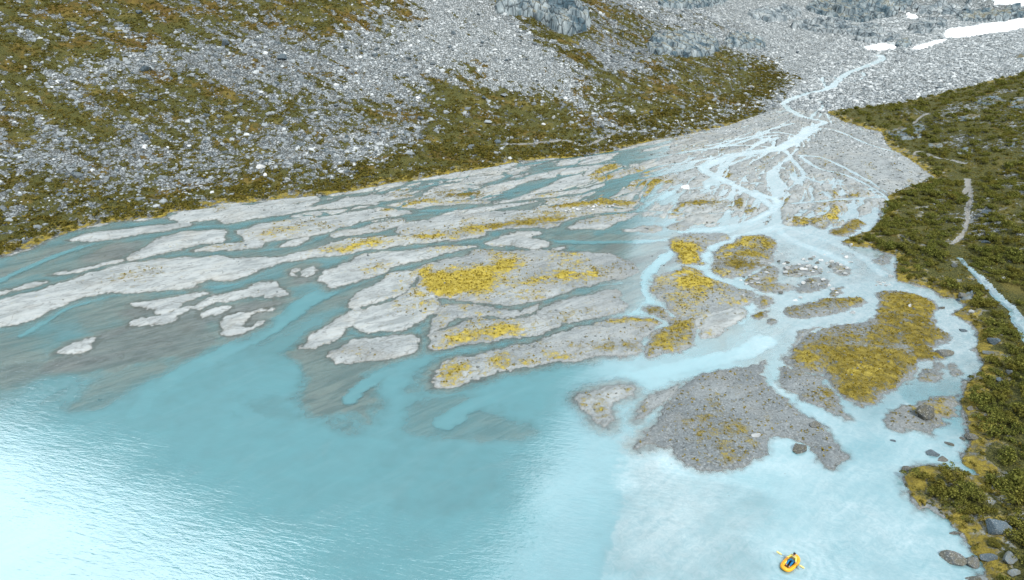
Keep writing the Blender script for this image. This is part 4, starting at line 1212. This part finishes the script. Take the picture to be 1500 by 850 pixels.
M_cliff = crag_material('fissured_cliff', (.055, .10, .13), (.36, .42, .44), .7)
M_ledge = crag_material('pale_ledge', (.11, .15, .175), (.42, .47, .49), .2)
M_slabs = crag_material('ice_worn_slab', (.10, .145, .17), (.24, .29, .315), .8)
crag('rock_crag', T2((680,55),(700,20),(800,-10),(950,0),(1050,40),(1090,100),(1080,130),(1020,155),(950,145),(880,105),(800,70),(730,70)), 'dark blue fissured crag above the big scree', M_cliff, 1.6, 4.2, 3.4, 1)
crag('rock_crag', PX((950,78),(960,52),(1010,48),(1050,60),(1050,78),(1010,84)), 'grey ledge crag on the slope right of the big scree', M_cliff, .9, 2.6, 3.8, 2)
crag('rock_crag', PX((1062,68),(1070,53),(1100,52),(1122,66),(1110,72)), 'small dark crag at the end of the heath spur', M_cliff, .9, 2.4, 3.4, 3)
crag('rock_crag', PX((965,8),(980,-8),(1060,-8),(1060,6),(1010,14)), 'blue crag cut by the top edge above the heath spur', M_cliff, 1.0, 3., 3.6, 4)
crag('rock_crag', PX((1180,12),(1230,-6),(1330,-8),(1330,12),(1270,32),(1215,25)), 'broken grey crag at the top of the valley head', M_cliff, .8, 4.2, 8.0, 5)
crag('rock_crag', PX((1310,70),(1315,62),(1330,60),(1335,68)), 'dark crag between the snow patches', M_cliff, .8, 2.4, 2.0, 6)
crag('rock_crag', PX((1400,28),(1420,14),(1500,12),(1500,26),(1440,32)), 'layered grey crag above the snow field', M_cliff, .8, 3.4, 7.0, 7)
for k, pts in enumerate((PX((1155,40),(1200,30),(1290,42),(1280,54),(1210,48)), PX((1330,42),(1370,26),(1388,38),(1350,50)), PX((1095,20),(1150,10),(1175,22),(1130,34)), PX((1335,10),(1420,0),(1415,18),(1360,22)), PX((1250,58),(1300,50),(1320,56),(1280,64)))):
    crag('rock_crag', pts, ('long pale ledge crossing the head of the valley', 'pale ledge left of the snow field', 'grey ledge on the scree of the valley side', 'broken pale ledge above the snow field near the top edge', 'low ledge just above the small snow patch')[k], M_ledge, .3, 2.6, 5.0, 60 + k)
SL = [
    (PX((1300,200),(1310,188),(1350,182),(1352,198),(1330,206)), 'wide grey rock slab at the near edge of the right slope'),
    (T3((1180,530),(1240,505),(1300,505),(1300,520),(1220,535)), 'grey rock slab on the right slope above the wide one'),
    (T3((1280,450),(1330,430),(1400,428),(1390,455),(1310,462)), 'dark slab high on the right slope'),
    (T3((1420,470),(1440,440),(1510,430),(1510,475)), 'dark rock slab at the right edge of the slope'),
    (T3((1060,650),(1090,630),(1140,635),(1120,660)), 'small dark slab in the heath below the wide slab'),
    (T3((1190,665),(1240,650),(1260,665),(1220,678)), 'blue-grey slab by the upper trail'),
    (T3((1410,640),(1440,605),(1480,610),(1460,645)), 'grey slab near the right edge above the trail'),
    (T3((1450,262),(1475,240),(1510,235),(1510,262)), 'grey knob of rock on the crest of the right slope'),
    (T6((1160,460),(1240,430),(1300,440),(1290,470),(1200,480)), 'wet blue rock shelf in the pool of the right channel'),
]
for k, (pts, lab) in enumerate(SL):
    crag('rock_slab', pts, lab, M_slabs, .55, 1.1, 3.2, 40 + k)
print('crags', round(time.time() - T0, 1))


# ------------------------------------------------------------------ shrubs
def leaf_cloud(n, rg, rad=1.0, height=.75, lobes=7, leaf=.11, spread=.62):
    lc = np.stack([rg.normal(0, .42, lobes), rg.normal(0, .42, lobes), rg.uniform(.25, .6, lobes)], -1)
    lr = rg.uniform(.28, .5, lobes)
    k = rg.integers(lobes, size=n)
    d = rg.standard_normal((n, 3)); d /= np.linalg.norm(d, axis=1)[:, None]
    d[:, 2] = np.where(d[:, 2] < -.35, -d[:, 2], d[:, 2])
    r = lr[k] * rg.uniform(.55, 1.12, n)
    p = lc[k] + d * r[:, None]
    p[:, :2] *= rad; p[:, 2] *= height / .9
    p[:, 2] = np.maximum(p[:, 2], .03)
    nrm = d * .7 + rg.standard_normal((n, 3)) * .55 + [0, 0, .35]
    nrm /= np.linalg.norm(nrm, axis=1)[:, None]
    a = np.cross(nrm, rg.standard_normal((n, 3))); a /= np.linalg.norm(a, axis=1)[:, None] + 1e-9
    b = np.cross(nrm, a)
    L = leaf * rg.uniform(.6, 1.4, n)[:, None]
    v = np.stack([p - a * L, p + b * L * .55, p + a * L, p - b * L * .55], 1)
    return v.reshape(-1, 3), np.arange(4 * n).reshape(-1, 4)


def stem_mesh(rg, h):
    V = []; F = []
    for k in range(6):
        a = rg.uniform(0, 6.28); tip = np.array([math.cos(a) * .5, math.sin(a) * .5, h * rg.uniform(.6, .9)])
        mid = tip * [.4, .4, .55]
        ring = []
        for c, r in ((np.array([0, 0, -.1]), .03), (mid, .02), (tip, .006)):
            ring.append([c + [r * math.cos(q), r * math.sin(q), 0] for q in (0, 2.09, 4.19)])
        o = len(V) * 1
        V += [p for rr in ring for p in rr]
        for s in range(2):
            for q in range(3):
                F.append([o + s * 3 + q, o + s * 3 + (q + 1) % 3, o + s * 3 + 3 + (q + 1) % 3, o + s * 3 + 3 + q])
    return np.array(V), np.array(F)


rgb = np.random.default_rng(77)
bush_v = [leaf_cloud(620, rgb, 1.0, rgb.uniform(.75, 1.0), int(rgb.integers(6, 11)), .085) for _ in range(9)]
bush_me = [mesh_np('foliage', v, f, M_leaf) for v, f in bush_v]
stem_me = [mesh_np('stem', *stem_mesh(rgb, .8), M_stem) for _ in range(9)]
dens = np.where((dR > .6) & (pa_d < -.5) & (st_d < -.7), 1.0, 0) * (1 - sstep(.35, .55, rock_right))
dens *= 0.25 + .75 * sstep(-.15, .15, fbm(X / 6, Y / 6, 3, 91) + .12)
dens *= np.where(Y > 135, .45, 1)
dens *= (hillm < .5)
x, y, z, i = sample(dens, 5200, rgb)
# keep shrubs apart, and off the boulders
keep = []
KX = np.full(6000, 1e6); KY = np.full(6000, 1e6)
taken = [(o.location.x, o.location.y, max(o.scale.x, .5)) for o in C.objects if o.name.startswith('boulder')]
tk = np.array(taken)
kx = []; ky = []
sz = (.5 + .85 * rgb.random(len(x)) ** 1.6) * np.where(y < 105, 1.05, .9)
for k in range(len(x)):
    if ((tk[:, 0] - x[k]) ** 2 + (tk[:, 1] - y[k]) ** 2 < (tk[:, 2] + sz[k] * .55) ** 2).any():
        continue
    if keep:
        d2 = (KX[:len(keep)] - x[k]) ** 2 + (KY[:len(keep)] - y[k]) ** 2
        if (d2 < (sz[k] * .62) ** 2).any():
            continue
    KX[len(keep)] = x[k]; KY[len(keep)] = y[k]; keep.append(k)
keep = np.array(keep)
ub, vb = project(x[keep], y[keep], z[keep])
dist = np.sqrt(x[keep] ** 2 + y[keep] ** 2 + CAM_H ** 2)
show = (sz[keep] / dist) * ((ub > 0) & (ub < 1500) & (vb > 0) & (vb < 850))
order = keep[np.argsort(-show)]
print('bushes', len(order))
for n, k in enumerate(order[:290]):
    m = int(rgb.integers(9))
    u_, v_ = project(x[k], y[k], z[k])
    if v_ > 700:
        lab, gr = 'leafy willow bush on the point of the right bank by the lake', 'willow bushes by the lake'
    elif v_ > 560:
        lab, gr = 'leafy willow bush on the right bank beside the still side inlet', 'willow bushes beside the inlet'
    elif v_ > 440:
        lab, gr = 'willow bush on the right bank below the side stream', 'willow bushes below the side stream'
    else:
        lab, gr = 'willow bush on the right bank between the river and the trail', 'willow bushes between river and trail'
    t = thing('willow_bush', lab, 'bush', (x[k], y[k], z[k] - .05), rgb.uniform(0, 6.28), gr)
    s = sz[k]
    t.scale = (s, s, s * rgb.uniform(.75, 1.05))
    obj('foliage', bush_me[m], t)
    if v_ > 560:
        obj('stem', stem_me[m], t)
k = order[290:]
low_v = [leaf_cloud(200, rgb, 1.0, .8, 6, .14) for _ in range(8)]
o = obj('shrubs', scatter_mesh('shrubs', low_v, x[k], y[k], z[k] - .05, sz[k], M_leaf, .1, rgb), kind='stuff')
o['label'] = 'further willow scrub covering the right slope'
# dwarf heath between them
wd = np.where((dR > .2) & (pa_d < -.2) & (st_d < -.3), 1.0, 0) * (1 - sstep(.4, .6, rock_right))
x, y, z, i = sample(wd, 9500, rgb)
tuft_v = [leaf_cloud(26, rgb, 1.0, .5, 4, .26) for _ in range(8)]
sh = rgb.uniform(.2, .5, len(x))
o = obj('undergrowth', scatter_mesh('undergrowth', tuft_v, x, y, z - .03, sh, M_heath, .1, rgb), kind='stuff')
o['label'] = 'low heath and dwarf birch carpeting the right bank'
# scrub of the left slope
wl = np.where(dL > .8, 1.0, 0) * (1 - sstep(.35, .62, rockiness)) * (RR < 300) * (pa_d < -.3)
wl *= .35 + .65 * sstep(-.1, .25, fbm(X / 8, Y / 6, 3, 95))
x, y, z, i = sample(wl, 20000, rgb)
sh = rgb.uniform(.25, .75, len(x)) * np.where(dL.ravel()[i] < 14, 1.25, .9)
o = obj('scrub', scatter_mesh('scrub', tuft_v, x, y, z - .05, sh, M_leafd, .1, rgb), kind='stuff')
o['label'] = 'low olive scrub spread over the left mountainside and shore'
# tufts on the bars
wb = np.where((land > .4) & (dL < 0) & (dR < 0) & (valley_floor < .5), np.clip(moss - .1, 0, 1) + .25 * sstep(.5, .62, shade), 0) * (Y < 200)
x, y, z, i = sample(wb, 5500, rgb)
sh = rgb.uniform(.06, .17, len(x)) * (1 + .004 * y)
o = obj('grass', scatter_mesh('grass', [leaf_cloud(9, rgb, 1.0, .6, 3, .45) for _ in range(6)], x, y, z - .01, sh, M_tuft, .1, rgb), kind='stuff')
o['label'] = 'mossy grass tufts on the gravel bars'
print('shrubs', round(time.time() - T0, 1))

# ------------------------------------------------------------------ raft, paddler and paddle
M_yel = plain('yellow_raft_fabric', (.85, .42, .02), .45, .5, .08)
M_org = plain('orange_raft_trim', (.62, .2, .015), .5, .4, .1)
M_floor = plain('dark_raft_floor', (.10, .055, .02), .7, .3)
M_jack = plain('lime_yellow_jacket', (.72, .66, .16), .7, .3)
M_trou = plain('blue_trousers', (.02, .19, .42), .8, .2)
M_skin = plain('skin', (.52, .33, .24), .6, .3)
M_hair = plain('dark_hair', (.02, .017, .015), .7, .3)
M_blade = plain('pale_yellow_blade', (.80, .70, .28), .5, .4)
M_shaft = plain('black_shaft', (.03, .03, .03), .4, .5)


def tube_loop(path, rad, seg=12, closed=True):
    path = np.asarray(path, float); n = len(path)
    rad = np.broadcast_to(rad, n)
    V = []; F = []
    for i in range(n):
        a = path[(i - 1) % n] if closed or i > 0 else path[i]
        b = path[(i + 1) % n] if closed or i < n - 1 else path[i]
        t = b - a; t /= np.linalg.norm(t)
        s = np.cross(t, [0, 0, 1]); ln = np.linalg.norm(s)
        s = s / ln if ln > 1e-3 else np.array([1., 0, 0])
        q = np.cross(s, t)
        for k in range(seg):
            w = 2 * math.pi * k / seg
            V.append(path[i] + rad[i] * (s * math.cos(w) + q * math.sin(w)))
    for i in range(n if closed else n - 1):
        for k in range(seg):
            F.append([i * seg + k, i * seg + (k + 1) % seg, ((i + 1) % n) * seg + (k + 1) % seg, ((i + 1) % n) * seg + k])
    if not closed:
        for end, o in ((path[0], 0), (path[-1], (n - 1) * seg)):
            V.append(end); c = len(V) - 1
            for k in range(0, seg):
                F.append([o + k, o + (k + 1) % seg, c, c])
    return np.array(V), np.array(F)


def mesh_py(name, V, F, mat, smooth=True):
    me = bpy.data.meshes.new(name)
    me.from_pydata([tuple(map(float, v)) for v in V], [], [tuple(dict.fromkeys(map(int, f))) for f in F])
    me.materials.append(mat)
    for p in me.polygons:
        p.use_smooth = smooth
    me.update()
    return me


rp = ground(np.array([1157.0]), np.array([827.0]))[0]
RYAW = R_(-50)      # bow towards the lower left of the picture, local -Y is the bow
raft = thing('inflatable_raft', 'small yellow inflatable raft afloat on the lake near the bottom edge', 'raft', (rp[0], rp[1], 0.0), RYAW)
LN, WD, TR = 1.06, .52, .145
a = np.linspace(0, 2 * math.pi, 48, endpoint=False)
sup = lambda c, p: np.sign(c) * np.abs(c) ** p
ring = np.stack([(WD - TR) * sup(np.cos(a), .75), (LN - TR) * sup(np.sin(a), .8), .13 + .10 * np.abs(np.sin(a)) ** 6], -1)
V, F = tube_loop(ring, TR + .02 * np.abs(np.sin(a)) ** 2, 14)
obj('hull_tube', mesh_py('hull_tube', V, F, M_yel), raft)
V, F = tube_loop(ring * [1.0, 1.0, 1] + [0, 0, TR + .005], .018, 8)
obj('rim_strip', mesh_py('rim_strip', V, F, M_org), raft)
fl = ring.copy(); fl[:, 2] = .045
V = np.vstack([fl, [[0, 0, .045]], fl - [0, 0, .03], [[0, 0, .015]]]); n = 48
F = [[i, (i + 1) % n, n, n] for i in range(n)] + [[n + 1 + (i + 1) % n, n + 1 + i, 2 * n + 1, 2 * n + 1] for i in range(n)]
obj('floor', mesh_py('floor', V, F, M_floor, False), raft)
V, F = tube_loop([(-.3, .47, .17), (-.1, .47, .19), (.1, .47, .19), (.3, .47, .17)], [.10, .13, .13, .10], 12, False)
obj('seat', mesh_py('seat', V, F, M_org), raft)
V, F = tube_loop([(-.27, .2, .17), (-.27, 0, .18), (-.25, -.35, .17)], [.05, .07, .05], 10, False)
obj('gear_roll', mesh_py('gear_roll', V, F, M_blade), raft)
for sx in (-1, 1):
    V, F = tube_loop([(sx * (WD + .005), .22, .2), (sx * (WD + .035), .16, .215), (sx * (WD + .035), -.06, .215), (sx * (WD + .005), -.12, .2)], .014, 6, False)
    obj('grab_handle', mesh_py('grab_handle', V, F, M_shaft), raft)

rot = lambda p: (rp[0] + p[0] * math.cos(RYAW) - p[1] * math.sin(RYAW), rp[1] + p[0] * math.sin(RYAW) + p[1] * math.cos(RYAW), p[2])


def skin_obj(name, verts, edges, radii, mat, parent, root=0, sub=2):
    me = bpy.data.meshes.new(name); me.from_pydata(verts, edges, []); me.materials.append(mat)
    o = obj(name, me, parent)
    sk = o.modifiers.new('skin', 'SKIN'); sk.use_smooth_shade = True
    for i, r in enumerate(radii):
        d = me.skin_vertices[0].data[i]; d.radius = r if isinstance(r, tuple) else (r, r); d.use_root = (i == root)
    ss = o.modifiers.new('sub', 'SUBSURF'); ss.levels = sub; ss.render_levels = sub
    return o


person = thing('person', 'paddler in a lime yellow jacket and blue trousers sitting in the raft', 'person', (rp[0], rp[1], 0.0), RYAW)
HL, HR = (.40, .04, .50), (-.42, .02, .46)
bv = [(0, .40, .26), (0, .41, .42), (0, .40, .58), (0, .39, .70), (0, .375, .78), (0, .36, .86), (0, .345, .95),
      (.19, .37, .66), (.30, .22, .50), HL, (-.19, .37, .66), (-.31, .20, .48), HR,
      (.11, .36, .25), (.15, .02, .36), (.13, -.33, .14), (.13, -.42, .13), (-.11, .36, .25), (-.15, .02, .36), (-.13, -.33, .14), (-.13, -.42, .13), (.13, -.42, .22), (-.13, -.42, .22)]
be = [(0, 1), (1, 2), (2, 3), (3, 4), (4, 5), (5, 6), (3, 7), (7, 8), (8, 9), (3, 10), (10, 11), (11, 12), (0, 13), (13, 14), (14, 15), (15, 16), (0, 17), (17, 18), (18, 19), (19, 20), (16, 21), (20, 22)]
br_ = [(.16, .12), (.15, .11), (.17, .11), (.12, .09), .055, (.085, .10), (.075, .085), .06, .045, .035, .06, .045, .035, .09, .062, .045, .045, .09, .062, .045, .045, .035, .035]
for sgn, hp, base in ((1, HL, 9), (-1, HR, 12)):
    for k in range(4):      # fingers closed over the shaft
        o_ = len(bv); dx = (k - 1.5) * .021
        bv += [(hp[0] + dx, hp[1] - .035, hp[2] + .028), (hp[0] + dx, hp[1] - .062, hp[2] + .004), (hp[0] + dx, hp[1] - .046, hp[2] - .024)]
        be += [(base, o_), (o_, o_ + 1), (o_ + 1, o_ + 2)]; br_ += [.010, .009, .008]
    o_ = len(bv)
    bv += [(hp[0] - sgn * .045, hp[1] - .02, hp[2] - .012), (hp[0] - sgn * .05, hp[1] - .048, hp[2] - .018)]
    be += [(base, o_), (o_, o_ + 1)]; br_ += [.012, .009]
skin_obj('body', bv, be, br_, M_skin, person)
skin_obj('jacket', [bv[i] for i in (0, 1, 2, 3, 7, 8, 10, 11)] + [(.37, .08, .50), (-.39, .06, .465)], [(0, 1), (1, 2), (2, 3), (3, 4), (4, 5), (3, 6), (6, 7), (5, 8), (7, 9)],
         [(.19, .15), (.18, .14), (.20, .14), (.14, .11), .085, .066, .085, .066, .05, .05], M_jack, person)
skin_obj('trousers', [(0, .39, .24), bv[13], bv[14], bv[15], bv[17], bv[18], bv[19]], [(0, 1), (1, 2), (2, 3), (0, 4), (4, 5), (5, 6)],
         [(.17, .13), .11, .085, .065, .11, .085, .065], M_trou, person)
v, f = ICO[3]
hv = v * [.098, .112, .10] + [0, .372, .945]
fk = [t for t in f if hv[t].mean(0)[2] > .90 + .35 * (.372 - hv[t].mean(0)[1])]
obj('hair', mesh_py('hair', hv, fk, M_hair), person)
nv = v * [.016, .022, .026] + [0, .262, .90]
obj('nose', mesh_py('nose', nv, f, M_skin), person)
for sx in (-1, 1):
    obj('eye', mesh_py('eye', v * [.014, .008, .009] + [sx * .034, .268, .93], f, M_hair), person)
    obj('ear', mesh_py('ear', v * [.012, .022, .034] + [sx * .088, .36, .905], f, M_skin), person)
obj('mouth', mesh_py('mouth', v * [.028, .008, .007] + [0, .278, .862], f, M_org), person)

pad = thing('kayak_paddle', 'double bladed paddle with pale yellow blades held by the paddler', 'paddle', (rp[0], rp[1], 0.0), RYAW)
dv = np.array(HL) - np.array(HR); dv /= np.linalg.norm(dv); mid = (np.array(HL) + np.array(HR)) / 2 + [0, -.035, .0]
cw = np.array([-rp[0], -rp[1], CAM_H]) / math.sqrt(rp[0] ** 2 + rp[1] ** 2 + CAM_H ** 2)
face = np.array([cw[0] * math.cos(-RYAW) - cw[1] * math.sin(-RYAW), cw[0] * math.sin(-RYAW) + cw[1] * math.cos(-RYAW), cw[2]])
e0, e1 = mid - dv * .80, mid + dv * .70
V, F = tube_loop([e0, mid, e1], .016, 8, False)
obj('shaft', mesh_py('shaft', V, F, M_shaft), pad)
for e, d in ((e0, -dv), (e1, dv)):
    c = e + d * .2
    s = np.cross(d, face); s /= np.linalg.norm(s); q = np.cross(d, s)
    V = []
    for t, w in ((-.24, .03), (-.14, .07), (0, .095), (.14, .09), (.22, .07), (.25, .02)):
        for sd, th in ((-1, 0), (0, .014), (1, 0), (0, -.014)):
            V.append(c + d * t + s * w * sd + q * (th + .03 * (1 - abs(t) / .3)))
    F = [[r_ * 4 + k, r_ * 4 + (k + 1) % 4, r_ * 4 + 4 + (k + 1) % 4, r_ * 4 + 4 + k] for r_ in range(5) for k in range(4)] + [[3, 2, 1, 0], [20, 21, 22, 23]]
    obj('blade', mesh_py('blade', V, F, M_blade), pad)

# ------------------------------------------------------------------ light and sky
W = bpy.data.worlds.new('World'); SC.world = W; W.use_nodes = True
wt_ = W.node_tree; wt_.nodes.clear()
out = wt_.nodes.new('ShaderNodeOutputWorld'); bg = wt_.nodes.new('ShaderNodeBackground')
sky = wt_.nodes.new('ShaderNodeTexSky'); sky.sky_type = 'NISHITA'; sky.sun_disc = False
SUN_EL, SUN_AZ = R_(52), R_(155)          # behind the camera, to the right
sky.sun_elevation = SUN_EL; sky.sun_rotation = SUN_AZ
sky.air_density = 1.0; sky.dust_density = 2.0
tcw = wt_.nodes.new('ShaderNodeTexCoord')
mpw = wt_.nodes.new('ShaderNodeMapping'); mpw.inputs['Scale'].default_value = (1, 1, 1.8)
nz = wt_.nodes.new('ShaderNodeTexNoise'); nz.inputs['Scale'].default_value = 2.2; nz.inputs['Detail'].default_value = 6; nz.inputs['Roughness'].default_value = .55
mr = wt_.nodes.new('ShaderNodeMapRange'); mr.inputs[1].default_value = .36; mr.inputs[2].default_value = .62
mxw = wt_.nodes.new('ShaderNodeMix'); mxw.data_type = 'RGBA'
spw = wt_.nodes.new('ShaderNodeSeparateXYZ')
mry = wt_.nodes.new('ShaderNodeMapRange'); mry.inputs[1].default_value = -.2; mry.inputs[2].default_value = .75; mry.inputs[3].default_value = 6.5; mry.inputs[4].default_value = 19.0
cmw = wt_.nodes.new('ShaderNodeVectorMath'); cmw.operation = 'SCALE'; cmw.inputs[0].default_value = (.88, .99, 1.05)
L = wt_.links.new
L(tcw.outputs['Generated'], mpw.inputs[0]); L(mpw.outputs[0], nz.inputs['Vector']); L(nz.outputs[0], mr.inputs[0])
gdir = wt_.nodes.new('ShaderNodeVectorMath'); gdir.operation = 'DOT_PRODUCT'; gdir.inputs[1].default_value = (math.sin(R_(-40)) * math.cos(R_(48)), math.cos(R_(-40)) * math.cos(R_(48)), math.sin(R_(48)))
gmr = wt_.nodes.new('ShaderNodeMapRange'); gmr.interpolation_type = 'SMOOTHSTEP'; gmr.inputs[1].default_value = .86; gmr.inputs[2].default_value = .985; gmr.inputs[3].default_value = 0; gmr.inputs[4].default_value = 17.0
gad = wt_.nodes.new('ShaderNodeMath'); gad.operation = 'ADD'
L(tcw.outputs['Generated'], gdir.inputs[0]); L(gdir.outputs['Value'], gmr.inputs[0]); L(gmr.outputs[0], gad.inputs[1])
gm2 = wt_.nodes.new('ShaderNodeMath'); gm2.operation = 'DIVIDE'; gm2.inputs[1].default_value = 15.0
gm3 = wt_.nodes.new('ShaderNodeMath'); gm3.operation = 'MAXIMUM'
L(gmr.outputs[0], gm2.inputs[0]); L(gm2.outputs[0], gm3.inputs[0]); L(mr.outputs[0], gm3.inputs[1])
gm4 = wt_.nodes.new('ShaderNodeMath'); gm4.operation = 'MINIMUM'; gm4.inputs[1].default_value = 1.0
L(gm3.outputs[0], gm4.inputs[0]); L(gm4.outputs[0], mxw.inputs[0])
L(tcw.outputs['Generated'], spw.inputs[0]); L(spw.outputs[1], mry.inputs[0]); g2d = wt_.nodes.new('ShaderNodeVectorMath'); g2d.operation = 'DOT_PRODUCT'; g2d.inputs[1].default_value = (math.sin(R_(28)) * math.cos(R_(38)), math.cos(R_(28)) * math.cos(R_(38)), math.sin(R_(38)))
g2r = wt_.nodes.new('ShaderNodeMapRange'); g2r.interpolation_type = 'SMOOTHSTEP'; g2r.inputs[1].default_value = .9; g2r.inputs[2].default_value = .995; g2r.inputs[3].default_value = 0; g2r.inputs[4].default_value = 11.0
g2a = wt_.nodes.new('ShaderNodeMath'); g2a.operation = 'ADD'
L(tcw.outputs['Generated'], g2d.inputs[0]); L(g2d.outputs['Value'], g2r.inputs[0]); L(g2r.outputs[0], g2a.inputs[1]); L(mry.outputs[0], g2a.inputs[0])
L(g2a.outputs[0], gad.inputs[0]); L(gad.outputs[0], cmw.inputs['Scale']); L(cmw.outputs[0], mxw.inputs[7])
L(sky.outputs[0], mxw.inputs[6]); L(mxw.outputs[2], bg.inputs[0]); L(bg.outputs[0], out.inputs[0])
bg.inputs[1].default_value = 0.10
sun = bpy.data.lights.new('sun', 'SUN'); sun.energy = 3.3; sun.angle = R_(7); sun.color = (1, .96, .9)
so = bpy.data.objects.new('sun', sun); C.objects.link(so)
from mathutils import Vector
sd = Vector((math.sin(SUN_AZ) * math.cos(SUN_EL), math.cos(SUN_AZ) * math.cos(SUN_EL), math.sin(SUN_EL)))
so.rotation_euler = sd.to_track_quat('Z', 'Y').to_euler()
so.location = (0, 0, 200)

SC.view_settings.view_transform = 'Standard'
SC.view_settings.look = 'None'
SC.view_settings.exposure = 0.24
SC.view_settings.gamma = 1
SC.render.engine = 'CYCLES'
SC.cycles.max_bounces = 5
SC.cycles.diffuse_bounces = 2
SC.cycles.glossy_bounces = 2
SC.cycles.transparent_max_bounces = 6
SC.cycles.use_denoising = True
print('done', round(time.time() - T0, 1))
